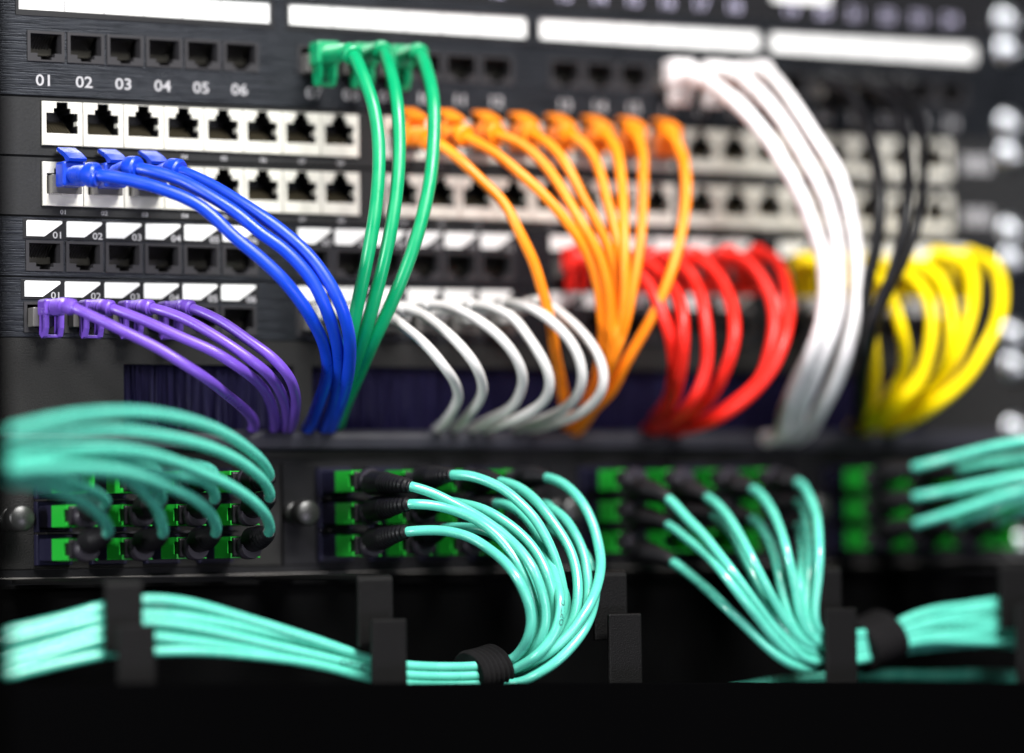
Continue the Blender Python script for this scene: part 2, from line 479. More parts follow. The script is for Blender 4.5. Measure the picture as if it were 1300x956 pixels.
# ---- cable ring panel with five bent brackets
rp = thing('cable_manager', 'black cable management panel with five bent steel brackets below the fibre panel', 'cable panel', (200, 0, -50))
b = MB(); b.box(XL, XR, 1.0, 3.0, -62, -6.8); b.box(XL, XR, -3.0, 1.0, -8.2, -6.6, 0.3); 
build('back_plate', b, 'ringpanel', rp)
for x in (-5.2, 91.7, 188.5, 283.0, 371.2):
    b = MB()
    w = 7.0
    b.prism_x([(1.0, -4.4), (-83.0, -4.4), (-84.6, -5.1), (-85.2, -6.6), (-85.2, -30.0), (-83.4, -30.0), (-83.4, -7.2), (-82.6, -6.2), (1.0, -6.2)], x-w, x+w)
    o = build('upper_bracket', b, 'bracket', rp)
    md = o.modifiers.new('edge', 'BEVEL'); md.width = 0.0005; md.segments = 2; md.limit_method = 'ANGLE'
    b = MB()
    b.prism_x([(1.0, -57.8), (-92.6, -57.8), (-93.6, -57.2), (-94.4, -55.8), (-94.4, -20.2), (-92.6, -20.2), (-92.6, -55.0), (-91.8, -56.0), (1.0, -56.0)], x-w+0.6, x+w+0.6)
    o = build('lower_bracket', b, 'bracket', rp)
    md = o.modifiers.new('edge', 'BEVEL'); md.width = 0.0009; md.segments = 2; md.limit_method = 'ANGLE'
finish(rp)

# ---- black shelf front made up to keep the bottom strip dark, lower at the right end
sh = thing('black_filler', 'plain black sliding shelf front running along the bottom edge', 'shelf', (150, -112, -60))
b = MB(); b.box(-330, 330, -2.5, 0.5, -90, 16.1, 0.5); build('filler_front', b, 'fascia', sh)
b = MB(); b.box(-330, 330, 0.5, 111, -30, -28); build('filler_floor', b, 'fascia', sh)
sh.rotation_euler = (0, math.radians(1.62), 0)

# ---- door frame close to the camera at the left edge
df = thing('rack_door', 'blurred black door frame upright at the extreme left edge, nearer than the cables', 'door frame', (-90, -150, -150))
b = MB(); b.box(-16, 13.0, -12, 0, -120, 480, 2.0); build('upright', b, 'door', df)

# ------------------------------------------------------------------ cables
def catmull(P, step):
    P = [Vector(p) for p in P]
    P = [P[0]*2-P[1]] + P + [P[-1]*2-P[-2]]
    out = []
    for i in range(1, len(P)-2):
        p0, p1, p2, p3 = P[i-1:i+3]
        t0 = 0; t1 = t0+max((p1-p0).length, .01)**.5; t2 = t1+max((p2-p1).length, .01)**.5; t3 = t2+max((p3-p2).length, .01)**.5
        n = max(2, int((p2-p1).length/step))
        for k in range(n):
            t = t1+(t2-t1)*k/n
            a1 = p0*((t1-t)/(t1-t0))+p1*((t-t0)/(t1-t0)); a2 = p1*((t2-t)/(t2-t1))+p2*((t-t1)/(t2-t1)); a3 = p2*((t3-t)/(t3-t2))+p3*((t-t2)/(t3-t2))
            b1 = a1*((t2-t)/(t2-t0))+a2*((t-t0)/(t2-t0)); b2 = a2*((t3-t)/(t3-t1))+a3*((t-t1)/(t3-t1))
            out.append(b1*((t2-t)/(t2-t1))+b2*((t-t1)/(t2-t1)))
    out.append(P[-2])
    return out
def resample(P, step):
    out = [P[0]]; acc = 0.0
    for a, c in zip(P, P[1:]):
        L = (c-a).length
        while L > 0 and acc+L >= step:
            a = a+(c-a)*((step-acc)/L); L = (c-a).length; acc = 0.0; out.append(a)
        acc += L
    return out
def relax(P, n):
    for _ in range(n):
        P = [P[0]] + [P[i]*0.5+(P[i-1]+P[i+1])*0.25 for i in range(1, len(P)-1)] + [P[-1]]
    return P
def arc(P):
    s = [0.0]
    for a, c in zip(P, P[1:]): s.append(s[-1]+(c-a).length)
    return s
def cut(P, s, a, c):
    return [p for p, t in zip(P, s) if a <= t <= c]

CABLES = [
["rj","blue",4.7,[8.1,142.5],29.3,1,"blue patch cable in the first jack from the left of the lower metal row","blue patch cables",[[8.1,4.0,142.5],[8.1,-14.7,141.8],[8.1,-29.3,140.5],[16.3,-34.6,139.1],[28.3,-42.9,135.1],[40.7,-50.2,128.6],[52.0,-56.2,116.6],[59.8,-59.4,109.7],[68.9,-61.8,100.7],[80.0,-58.8,88.8],[91.5,-47.3,77.8],[97.7,-35.8,68.3],[100.8,-22.7,59.6],[106.5,0.0,49.5],[107.9,14.0,46.5]]],
["rj","blue",4.7,[24.3,142.5],28.9,1,"blue patch cable in the second jack from the left of the lower metal row","blue patch cables",[[24.3,4.0,142.5],[24.3,-14.5,142.9],[24.3,-28.9,143.6],[37.4,-39.7,138.8],[43.3,-45.2,134.5],[53.9,-52.6,126.3],[61.2,-56.7,119.0],[68.3,-60.1,113.5],[77.8,-63.5,102.7],[84.4,-62.8,91.5],[93.1,-53.3,80.4],[100.2,-40.6,70.5],[106.0,-25.3,60.1],[113.6,1.0,49.5],[115.5,16.0,46.5]]],
["rj","blue",4.7,[40.5,142.5],29.5,1,"blue patch cable in the third jack from the left of the lower metal row","blue patch cables",[[40.5,4.0,142.5],[40.5,-14.8,142.8],[40.5,-29.5,143.3],[48.9,-38.0,138.2],[55.0,-45.0,132.9],[63.2,-52.6,125.7],[70.0,-56.8,119.8],[79.1,-62.4,109.6],[87.0,-65.9,96.2],[93.6,-61.9,84.3],[100.0,-50.1,74.0],[105.0,-36.5,64.9],[108.8,-23.6,58.1],[116.7,2.0,49.3],[118.7,18.0,46.3]]],
["rj","purple",3.9,[0.1,93.8],25.5,-1,"purple patch cable plugged in below the printed number one of the lowest copper panel","purple patch cables",[[0.1,4.0,93.8],[0.1,-12.8,93.7],[0.1,-25.5,93.4],[6.0,-30.3,89.9],[14.6,-37.2,84.5],[27.0,-44.3,77.2],[33.1,-47.1,72.9],[42.7,-47.0,67.4],[57.4,-35.3,61.4],[71.5,-21.0,56.3],[80.6,-8.4,52.7],[84.7,1.0,49.5],[85.7,16.0,46.5]]],
["rj","purple",3.9,[15.8,93.8],23.8,-1,"purple patch cable plugged in below the printed number two of the lowest copper panel","purple patch cables",[[15.8,4.0,93.8],[15.8,-11.9,93.6],[15.8,-23.8,93.2],[24.7,-32.5,88.6],[36.2,-41.2,82.0],[47.5,-46.9,76.2],[56.9,-47.3,70.6],[68.0,-39.0,65.9],[76.7,-29.3,61.2],[84.8,-16.7,55.3],[93.2,1.0,49.5],[95.3,16.0,46.5]]],
["rj","purple",3.9,[31.5,93.8],23.9,-1,"purple patch cable plugged in below the printed number three of the lowest copper panel","purple patch cables",[[31.5,4.0,93.8],[31.5,-12.0,93.7],[31.5,-23.9,93.5],[39.9,-33.0,89.7],[51.3,-42.8,81.3],[60.8,-47.7,73.8],[66.8,-47.0,69.9],[74.8,-40.0,65.4],[83.9,-28.1,59.6],[89.4,-18.7,55.3],[97.4,1.0,49.5],[99.4,16.0,46.5]]],
["rj","purple",3.9,[47.3,93.8],24.4,-1,"purple patch cable plugged in below the printed number four of the lowest copper panel","purple patch cables",[[47.3,4.0,93.8],[47.3,-12.2,93.8],[47.3,-24.4,93.7],[55.2,-34.5,88.4],[63.3,-42.7,80.6],[69.9,-47.2,74.7],[76.4,-46.6,68.5],[85.3,-34.7,61.3],[91.0,-22.0,55.5],[99.4,1.0,49.5],[101.5,16.0,46.5]]],
["rj","green",5.0,[111.8,191.7],31.6,-1,"green patch cable plugged into port number seven of the brushed top panel","green patch cables",[[111.8,4.0,191.7],[111.8,-15.8,190.8],[111.8,-31.6,189.0],[111.0,-42.3,179.0],[111.4,-48.9,168.6],[111.6,-52.2,158.0],[110.5,-55.1,147.1],[108.7,-57.1,135.7],[106.4,-58.0,123.3],[104.5,-56.2,110.2],[103.5,-51.5,97.0],[103.6,-45.0,84.5],[106.8,-31.8,72.7],[111.3,-15.8,61.1],[117.4,4.0,49.3],[118.9,22.0,46.3]]],
["rj","green",5.0,[127.5,191.7],25.4,-1,"green patch cable plugged into port number eight of the brushed top panel","green patch cables",[[127.5,4.0,191.7],[127.5,-12.7,191.7],[127.5,-25.4,191.7],[124.4,-38.2,182.2],[121.4,-48.9,169.5],[119.8,-53.5,154.0],[116.8,-57.0,136.8],[113.2,-57.9,119.8],[110.7,-54.4,103.9],[109.2,-48.7,90.1],[109.5,-39.5,78.2],[112.8,-23.2,65.9],[117.0,-5.3,55.3],[119.9,7.0,49.4],[120.6,28.0,46.4]]],
["rj","green",5.0,[143.2,191.7],24.7,-1,"green patch cable plugged into port number nine of the brushed top panel","green patch cables",[[143.2,4.0,191.7],[143.2,-12.3,191.7],[143.2,-24.7,191.7],[140.0,-38.8,181.4],[136.9,-48.6,170.0],[134.4,-53.0,155.3],[130.3,-56.7,138.0],[125.0,-58.0,121.2],[120.1,-55.4,105.7],[116.1,-50.0,92.1],[113.4,-42.2,80.3],[114.3,-28.3,69.2],[116.9,-11.6,58.9],[122.7,10.0,49.5],[124.1,34.0,46.5]]],
["rj","orange",4.1,[148.3,162.8],27.0,1,"orange patch cable in the first jack of the middle block, upper metal row","orange patch cables",[[148.3,4.0,162.8],[148.3,-13.5,161.3],[146.6,-27.0,158.4],[149.5,-30.3,156.4],[153.9,-37.0,150.3],[159.4,-42.1,142.8],[166.7,-47.6,133.4],[171.2,-51.3,122.0],[176.9,-51.8,110.8],[181.0,-50.1,101.3],[185.0,-47.7,93.2],[188.4,-44.5,84.5],[195.1,-35.9,74.5],[205.8,-21.0,64.7],[221.5,4.0,49.8],[225.5,22.0,46.8]]],
["rj","orange",4.1,[164.5,162.8],27.0,1,"orange patch cable in the second jack of the middle block, upper metal row","orange patch cables",[[164.5,4.0,162.8],[164.5,-13.5,162.1],[160.8,-27.0,160.7],[167.5,-38.2,153.6],[174.9,-45.3,145.2],[182.6,-50.3,136.6],[190.4,-54.1,126.1],[198.7,-54.8,114.1],[203.9,-52.7,103.0],[207.7,-48.7,90.5],[210.6,-43.4,79.4],[216.2,-27.2,66.1],[219.7,-13.1,56.9],[221.8,2.0,49.8],[222.4,18.0,46.8]]],
["rj","orange",4.1,[180.7,162.8],27.0,1,"orange patch cable in the third jack of the middle block, upper metal row","orange patch cables",[[180.7,4.0,162.8],[180.7,-13.5,162.5],[174.4,-27.0,161.8],[181.4,-34.0,157.8],[188.2,-41.9,148.6],[191.5,-49.0,138.2],[195.3,-55.8,126.1],[200.3,-58.0,116.3],[205.1,-56.6,105.2],[208.6,-53.1,94.1],[211.6,-46.4,79.3],[215.7,-30.6,65.9],[218.8,-15.9,56.8],[221.4,0.0,49.7],[222.0,14.0,46.7]]],
["rj","orange",4.1,[196.9,162.8],27.0,1,"orange patch cable in the fourth jack of the middle block, upper metal row","orange patch cables",[[196.9,4.0,162.8],[196.9,-13.5,162.7],[189.9,-27.0,162.4],[194.5,-37.0,156.2],[197.7,-43.8,146.6],[200.4,-47.3,137.4],[203.7,-49.7,129.8],[207.6,-51.5,120.8],[211.6,-52.0,109.2],[213.1,-51.4,96.4],[212.5,-50.3,83.0],[213.4,-39.3,68.5],[216.8,-22.4,58.7],[221.3,-2.0,49.6],[222.4,14.0,46.6]]],
["rj","orange",4.1,[213.1,162.8],27.0,1,"orange patch cable in the fifth jack of the middle block, upper metal row","orange patch cables",[[213.1,4.0,162.8],[213.1,-13.5,162.9],[206.2,-27.0,163.0],[211.0,-33.7,157.7],[212.4,-40.0,148.7],[212.0,-45.2,138.9],[211.8,-50.5,128.5],[212.1,-54.4,116.8],[213.8,-53.9,101.6],[215.5,-48.8,86.7],[218.1,-33.7,68.8],[221.9,-14.7,58.4],[225.5,4.0,49.8],[226.3,22.0,46.8]]],
["rj","orange",4.1,[229.3,162.8],27.0,1,"orange patch cable in the sixth jack of the middle block, upper metal row","orange patch cables",[[229.3,4.0,162.8],[229.3,-13.5,163.3],[222.0,-27.0,164.2],[223.6,-33.1,159.1],[221.2,-41.0,149.8],[219.1,-46.2,140.8],[215.7,-52.7,128.4],[212.8,-57.7,113.0],[213.5,-56.1,97.6],[214.5,-49.8,83.0],[216.5,-36.5,68.7],[220.4,-17.4,58.3],[224.7,2.0,49.8],[225.7,18.0,46.8]]],
["rj","orange",4.1,[245.5,162.8],27.0,1,"orange patch cable in the seventh jack of the middle block, upper metal row","orange patch cables",[[245.5,4.0,162.8],[245.5,-13.5,163.7],[236.1,-27.0,165.4],[236.2,-32.7,158.1],[231.6,-40.6,145.0],[229.4,-44.1,137.1],[224.5,-50.0,121.4],[220.3,-52.0,105.8],[217.1,-50.9,90.5],[213.7,-49.3,79.2],[214.7,-37.2,67.1],[218.8,-19.5,57.9],[223.2,0.0,49.7],[224.2,14.0,46.7]]],
["rj","orange",4.1,[261.7,162.8],27.0,1,"orange patch cable in the eighth jack of the middle block, upper metal row","orange patch cables",[[261.7,4.0,162.8],[261.7,-13.5,163.7],[252.2,-27.0,165.4],[252.7,-33.7,158.6],[250.5,-41.2,149.2],[247.7,-46.0,139.0],[241.7,-51.9,123.8],[234.5,-55.0,107.4],[229.4,-52.7,94.5],[225.5,-48.4,84.8],[221.4,-42.0,73.6],[220.7,-32.7,63.7],[218.9,-24.2,58.6],[222.7,-2.0,49.3],[223.7,14.0,46.3]]],
["rj","pale",3.9,[109.8,93.8],30.0,0,"thin pale grey patch cable in port number seven of the lowest copper panel","thin pale grey patch cables",[[109.8,4.0,93.8],[109.8,-15.0,93.6],[122.8,-30.0,93.2],[125.7,-44.0,86.6],[131.4,-51.8,78.9],[138.0,-53.2,70.8],[144.3,-48.1,66.4],[150.3,-39.9,61.2],[153.8,-28.1,55.8],[163.1,3.0,49.7],[165.4,20.0,46.7]]],
["rj","pale",3.9,[125.5,93.8],30.0,0,"thin pale grey patch cable in port number eight of the lowest copper panel","thin pale grey patch cables",[[125.5,4.0,93.8],[125.5,-15.0,94.0],[134.7,-30.0,94.3],[137.4,-43.8,89.1],[143.1,-52.1,81.1],[149.1,-54.9,72.9],[155.3,-49.3,66.4],[158.8,-42.8,62.0],[160.5,-33.2,57.1],[170.0,3.0,49.7],[172.3,20.0,46.7]]],
["rj","pale",3.9,[141.2,93.8],30.0,0,"thin pale grey patch cable in port number nine of the lowest copper panel","thin pale grey patch cables",[[141.2,4.0,93.8],[141.2,-15.0,94.6],[143.1,-30.0,96.2],[149.3,-45.2,92.7],[157.9,-52.5,85.7],[164.0,-55.8,78.3],[168.9,-54.7,71.6],[172.2,-50.3,66.2],[174.2,-39.2,58.1],[174.0,-18.9,52.9],[177.2,3.0,49.7],[178.0,20.0,46.7]]],
["rj","pale",3.9,[157.0,93.8],30.0,0,"thin pale grey patch cable in port number ten of the lowest copper panel","thin pale grey patch cables",[[157.0,4.0,93.8],[157.0,-15.0,94.6],[161.9,-30.0,96.2],[169.2,-47.9,90.8],[172.9,-53.2,83.2],[177.5,-56.8,73.9],[180.5,-56.1,67.5],[182.2,-51.8,61.8],[181.9,-45.4,57.6],[179.5,-32.4,53.3],[180.1,-18.4,51.7],[182.7,3.0,49.7],[183.4,20.0,46.7]]],
["rj","pale",3.9,[172.7,93.8],30.0,0,"thin pale grey patch cable in port number eleven of the lowest copper panel","thin pale grey patch cables",[[172.7,4.0,93.8],[172.7,-15.0,94.9],[175.8,-30.0,97.1],[179.4,-43.8,94.8],[185.3,-51.8,88.2],[190.8,-56.8,79.4],[193.4,-57.9,71.1],[194.9,-55.1,65.6],[195.4,-50.0,61.1],[194.8,-40.1,56.1],[193.6,-21.9,52.5],[196.7,3.0,50.0],[197.4,20.0,47.0]]],
["rj","pale",3.9,[188.4,93.8],30.0,0,"thin pale grey patch cable in port number twelve of the lowest copper panel","thin pale grey patch cables",[[188.4,4.0,93.8],[188.4,-15.0,95.2],[190.6,-30.0,97.9],[192.3,-45.7,91.9],[197.0,-53.4,84.1],[201.2,-58.1,74.7],[202.3,-59.0,67.6],[202.5,-56.1,62.1],[201.8,-49.5,57.6],[200.6,-38.4,53.8],[199.7,-23.4,51.6],[203.0,3.0,49.8],[203.8,20.0,46.8]]],
["rj","red",4.9,[220.0,116.3],30.0,-1,"red patch cable in port number thirteen of the upper labelled panel","red patch cables",[[220.0,4.0,116.3],[220.0,-15.0,114.8],[220.3,-30.0,112.1],[224.7,-38.7,111.0],[228.7,-45.4,106.4],[229.7,-52.8,97.2],[232.6,-55.9,86.6],[237.7,-51.1,76.0],[241.3,-44.2,67.9],[245.8,-33.1,60.5],[251.0,-16.0,55.4],[258.2,4.0,49.9],[260.0,22.0,46.9]]],
["rj","red",4.9,[235.7,116.3],30.0,-1,"red patch cable in port number fourteen of the upper labelled panel","red patch cables",[[235.7,4.0,116.3],[235.7,-15.0,115.8],[233.8,-30.0,114.8],[236.8,-36.7,112.6],[238.7,-44.5,106.7],[238.4,-55.2,97.5],[236.4,-61.0,86.3],[238.5,-56.2,75.2],[241.8,-46.9,65.4],[246.5,-33.0,58.4],[251.7,-16.0,53.8],[258.8,2.0,49.8],[260.6,18.0,46.8]]],
["rj","red",4.9,[251.4,116.3],30.0,-1,"red patch cable in port number fifteen of the upper labelled panel","red patch cables",[[251.4,4.0,116.3],[251.4,-15.0,116.1],[248.7,-30.0,115.8],[251.4,-37.3,112.0],[252.5,-44.5,104.5],[250.9,-52.6,93.3],[250.0,-55.9,80.8],[250.0,-53.9,69.7],[247.9,-50.7,61.7],[249.1,-35.7,54.7],[253.2,-17.1,52.0],[258.7,0.0,49.7],[260.1,14.0,46.7]]],
["rj","red",4.9,[267.2,116.3],30.0,-1,"red patch cable in port number sixteen of the upper labelled panel","red patch cables",[[267.2,4.0,116.3],[267.2,-15.0,116.4],[261.0,-30.0,116.7],[263.8,-37.0,112.3],[264.9,-44.7,104.7],[262.3,-55.4,93.4],[258.9,-61.0,82.1],[257.8,-56.2,71.2],[257.6,-44.2,61.1],[258.2,-28.4,55.0],[260.5,-12.6,51.8],[263.6,4.0,49.9],[264.4,22.0,46.9]]],
["rj","red",4.9,[282.9,116.3],30.0,-1,"red patch cable in port number seventeen of the upper labelled panel","red patch cables",[[282.9,4.0,116.3],[282.9,-15.0,116.9],[276.5,-30.0,118.0],[280.6,-36.2,115.2],[283.3,-42.6,108.3],[284.1,-49.0,98.7],[281.8,-54.0,88.9],[278.5,-56.0,79.6],[275.0,-53.8,67.8],[268.4,-49.2,60.3],[262.7,-37.5,53.7],[263.8,-17.4,51.0],[266.8,2.0,49.5],[267.6,18.0,46.5]]],
["rj","red",4.9,[298.6,116.3],30.0,-1,"red patch cable in port number eighteen of the upper labelled panel","red patch cables",[[298.6,4.0,116.3],[298.6,-15.0,117.2],[290.1,-30.0,118.9],[294.1,-35.7,116.4],[294.2,-42.7,107.9],[288.6,-53.7,93.9],[281.9,-60.3,82.4],[276.2,-59.9,71.2],[269.1,-54.4,61.0],[263.0,-43.8,53.8],[264.2,-21.4,50.6],[268.5,0.0,49.5],[269.6,14.0,46.5]]],
["rj","yellow",5.0,[326.0,116.3],28.0,-1,"yellow patch cable in port number nineteen of the upper labelled panel","yellow patch cables",[[326.0,4.0,116.3],[326.0,-14.0,115.6],[312.7,-28.0,114.3],[316.7,-36.1,113.8],[322.0,-46.4,107.6],[323.3,-55.1,96.5],[326.8,-54.0,85.2],[331.3,-48.7,78.1],[336.0,-42.1,71.3],[341.5,-32.6,64.2],[348.3,-18.4,57.9],[355.2,0.0,52.2],[356.9,14.0,49.2]]],
["rj","yellow",5.0,[341.7,116.3],28.0,-1,"yellow patch cable in port number twenty of the upper labelled panel","yellow patch cables",[[341.7,4.0,116.3],[341.7,-14.0,115.7],[328.8,-28.0,114.6],[334.4,-37.5,114.1],[337.2,-47.0,107.9],[335.5,-56.4,99.1],[335.9,-61.0,89.0],[340.6,-57.0,79.3],[344.3,-49.7,70.7],[345.2,-41.5,63.9],[349.5,-26.2,57.6],[357.3,-2.0,51.5],[359.2,14.0,48.5]]],
["rj","yellow",5.0,[357.4,116.3],28.0,-1,"yellow patch cable in port number twenty-one of the upper labelled panel","yellow patch cables",[[357.4,4.0,116.3],[357.4,-14.0,115.8],[346.5,-28.0,115.0],[351.7,-37.1,113.2],[355.6,-44.0,108.1],[356.2,-50.0,101.5],[355.2,-54.8,93.3],[353.9,-55.9,85.1],[352.6,-54.8,77.1],[350.7,-52.4,69.1],[346.8,-48.5,62.3],[350.6,-30.0,56.2],[358.6,-4.0,51.4],[360.6,14.0,48.4]]],
["rj","yellow",5.0,[373.2,116.3],28.0,-1,"yellow patch cable in port number twenty-two of the upper labelled panel","yellow patch cables",[[373.2,4.0,116.3],[373.2,-14.0,116.4],[361.8,-28.0,116.6],[366.3,-35.9,114.2],[367.9,-43.3,108.1],[364.4,-53.8,97.9],[361.2,-60.2,89.1],[360.5,-59.3,79.4],[361.3,-51.4,71.1],[361.4,-40.0,63.4],[362.8,-25.6,57.3],[367.9,0.0,51.5],[369.2,14.0,48.5]]],
["rj","yellow",5.0,[388.9,116.3],28.0,-1,"yellow patch cable in port number twenty-three of the upper labelled panel","yellow patch cables",[[388.9,4.0,116.3],[388.9,-14.0,117.6],[377.3,-28.0,120.1],[381.9,-35.2,119.4],[384.0,-40.3,115.0],[381.3,-46.5,106.6],[376.7,-52.1,98.2],[371.7,-55.7,90.1],[367.3,-54.4,78.5],[364.5,-50.0,70.2],[361.1,-44.9,64.1],[362.3,-29.7,57.5],[368.9,-2.0,51.5],[370.5,14.0,48.5]]],
["rj","yellow",5.0,[404.6,116.3],28.0,-1,"yellow patch cable in port number twenty-four of the upper labelled panel","yellow patch cables",[[404.6,4.0,116.3],[404.6,-14.0,117.6],[393.6,-28.0,119.9],[398.3,-34.5,118.2],[398.9,-39.5,112.8],[395.1,-46.6,104.3],[389.5,-53.5,96.5],[381.8,-59.6,87.8],[376.1,-60.9,80.8],[371.2,-58.4,71.8],[366.6,-53.9,65.1],[361.9,-46.9,59.1],[363.4,-29.2,54.4],[369.0,-4.0,51.1],[370.5,14.0,48.1]]],
["rj","white",6.0,[268.3,191.7],25.1,-1,"thick white cable plugged into port number sixteen of the brushed top panel","thick white cables",[[268.3,4.0,191.7],[268.3,-12.5,190.4],[268.3,-25.1,188.0],[268.0,-36.0,183.0],[268.6,-47.5,176.6],[272.6,-53.5,169.7],[276.4,-59.7,161.0],[281.2,-65.8,148.4],[285.8,-67.9,138.6],[290.2,-67.9,128.7],[293.5,-67.7,121.1],[296.0,-67.5,113.9],[297.2,-67.0,105.7],[297.1,-66.4,95.4],[295.6,-65.0,86.3],[294.8,-60.4,78.6],[295.1,-50.6,68.7],[297.0,-40.1,59.9],[301.7,-29.2,54.2],[307.7,-18.0,48.3],[309.2,14.0,45.3]]],
["rj","white",6.0,[284.0,191.7],24.5,-1,"thick white cable plugged into port number seventeen of the brushed top panel","thick white cables",[[284.0,4.0,191.7],[284.0,-12.3,191.2],[284.0,-24.5,190.3],[283.1,-36.2,184.9],[283.1,-48.1,177.4],[285.7,-53.9,169.9],[288.3,-59.7,161.1],[292.7,-66.0,147.8],[297.3,-68.0,137.4],[300.7,-67.9,126.8],[302.5,-67.6,116.5],[303.0,-67.1,106.2],[301.9,-66.1,90.9],[300.1,-61.8,79.8],[301.4,-50.5,67.8],[303.9,-38.5,58.8],[314.5,-15.0,48.4],[317.1,14.0,45.4]]],
["rj","white",6.0,[299.7,191.7],20.7,-1,"thick white cable plugged into port number eighteen of the brushed top panel","thick white cables",[[299.7,4.0,191.7],[299.7,-10.4,191.9],[299.7,-20.7,192.4],[297.9,-31.5,187.6],[295.3,-50.0,175.0],[297.8,-57.0,165.1],[299.8,-60.9,158.6],[303.0,-64.7,151.3],[305.7,-67.5,141.4],[308.4,-68.0,131.0],[310.2,-67.8,121.6],[311.3,-67.5,112.4],[311.8,-66.9,101.8],[310.6,-66.2,90.8],[309.3,-62.3,78.7],[310.6,-52.8,67.8],[312.3,-39.7,57.8],[321.7,-12.0,48.2],[324.0,14.0,45.2]]],
["rj","black",5.4,[342.7,191.7],28.0,-1,"thin black cable hanging from port number twenty across the yellow cables","thin black cables",[[342.7,4.0,191.7],[342.7,-14.0,190.6],[323.6,-28.0,188.5],[327.9,-36.2,185.0],[329.2,-45.7,174.6],[327.6,-54.8,162.4],[324.8,-63.5,150.0],[321.6,-69.5,138.6],[318.9,-72.0,127.6],[317.1,-71.5,115.3],[314.9,-70.7,107.7],[314.0,-68.9,97.1],[315.1,-65.7,83.5],[329.3,-41.9,69.4],[356.1,2.0,50.6],[362.8,18.0,47.6]]],
["rj","black",4.2,[374.2,191.7],28.0,-1,"thin black cable hanging from port number twenty-two across the yellow cables","thin black cables",[[374.2,4.0,191.7],[374.2,-14.0,190.7],[353.9,-28.0,188.9],[356.8,-34.8,184.5],[357.7,-42.6,176.7],[353.5,-52.7,164.5],[345.4,-65.0,150.6],[338.0,-74.1,138.7],[331.2,-79.8,125.8],[326.9,-79.7,115.9],[323.3,-78.9,108.8],[319.4,-77.3,101.2],[316.3,-75.2,93.7],[314.7,-71.8,83.2],[359.2,2.0,50.6],[370.3,18.0,47.6]]],
["rj","black",4.6,[358.4,191.7],28.0,-1,"thin black cable hanging from port number twenty-one across the yellow cables","thin black cables",[[358.4,4.0,191.7],[358.4,-14.0,190.8],[338.7,-28.0,189.2],[343.6,-35.8,185.7],[346.7,-43.9,179.3],[343.0,-56.0,166.9],[332.0,-74.0,149.3],[324.0,-84.7,135.9],[319.6,-88.0,123.3],[317.1,-87.1,113.3],[314.5,-85.1,104.0],[311.3,-82.6,96.2],[310.1,-79.3,87.3],[316.9,-64.5,75.9],[357.6,2.0,50.6],[367.8,18.0,47.6]]],
["fibre","aqua",3.75,[117.0,30.0],64.0,-1,"aqua fibre cable from top row, first column of the second green adapter block","aqua fibre cables looping into the bundle",[[117.0,4.0,30.0],[117.0,-32.0,29.1],[117.0,-64.0,27.3],[124.2,-66.3,25.0],[131.9,-70.7,20.5],[138.7,-77.2,15.5],[144.8,-84.5,8.8],[147.8,-90.6,3.3],[149.9,-95.4,-2.7],[152.2,-97.0,-9.8],[154.4,-96.3,-17.0],[155.1,-95.5,-21.8],[154.2,-94.0,-27.8],[152.9,-88.7,-32.9],[150.8,-80.4,-37.0],[145.4,-76.6,-38.8],[138.9,-76.6,-39.9],[108.0,-76.6,-39.1],[94.7,-76.6,-36.6],[71.0,-78.0,-28.6],[45.8,-79.3,-22.9],[21.3,-80.0,-18.3],[5.8,-80.0,-17.0],[-8.3,-80.0,-17.5],[-27.3,-80.0,-20.8],[-46.6,-80.0,-24.8],[-66.0,-80.0,-30.1]]],
["fibre","aqua",3.75,[117.0,18.0],63.4,-1,"aqua fibre cable from middle row, first column of the second green adapter block","aqua fibre cables looping into the bundle",[[117.0,4.0,18.0],[117.0,-31.7,19.0],[117.0,-63.4,20.8],[124.1,-66.4,20.4],[130.0,-70.1,18.8],[135.4,-75.6,15.9],[139.8,-80.6,12.0],[143.6,-84.8,6.8],[146.3,-89.1,0.5],[148.9,-91.9,-6.9],[152.2,-91.6,-15.0],[154.0,-90.4,-21.3],[153.3,-88.0,-28.9],[153.0,-81.9,-34.2],[151.0,-77.1,-37.6],[146.6,-74.4,-38.0],[140.1,-74.4,-39.2],[109.1,-74.4,-38.3],[95.8,-74.4,-35.8],[72.3,-75.3,-28.6],[47.3,-76.2,-22.9],[22.9,-76.6,-16.6],[7.4,-76.6,-13.6],[-6.9,-76.6,-14.0],[-25.9,-76.6,-19.0],[-45.3,-76.6,-24.3],[-64.7,-76.6,-29.4]]],
["fibre","aqua",3.75,[117.0,6.0],61.2,-1,"aqua fibre cable from bottom row, first column of the second green adapter block","aqua fibre cables looping into the bundle",[[117.0,4.0,6.0],[117.0,-30.6,7.7],[117.0,-61.2,10.8],[123.0,-66.4,11.2],[128.1,-71.0,10.8],[134.3,-77.4,8.4],[138.8,-83.4,4.0],[141.6,-90.7,-1.1],[143.6,-96.1,-7.1],[146.7,-96.8,-13.7],[149.2,-95.5,-21.1],[149.0,-93.5,-27.9],[148.8,-87.1,-33.4],[147.1,-82.5,-36.9],[143.6,-80.0,-36.9],[137.0,-80.0,-38.2],[106.2,-80.0,-37.3],[93.0,-80.0,-34.8],[70.0,-80.0,-27.3],[45.5,-80.0,-19.9],[21.4,-80.0,-13.3],[5.9,-80.0,-11.7],[-8.3,-80.0,-13.4],[-27.3,-80.0,-18.0],[-46.6,-80.0,-21.8],[-65.9,-80.0,-25.8]]],
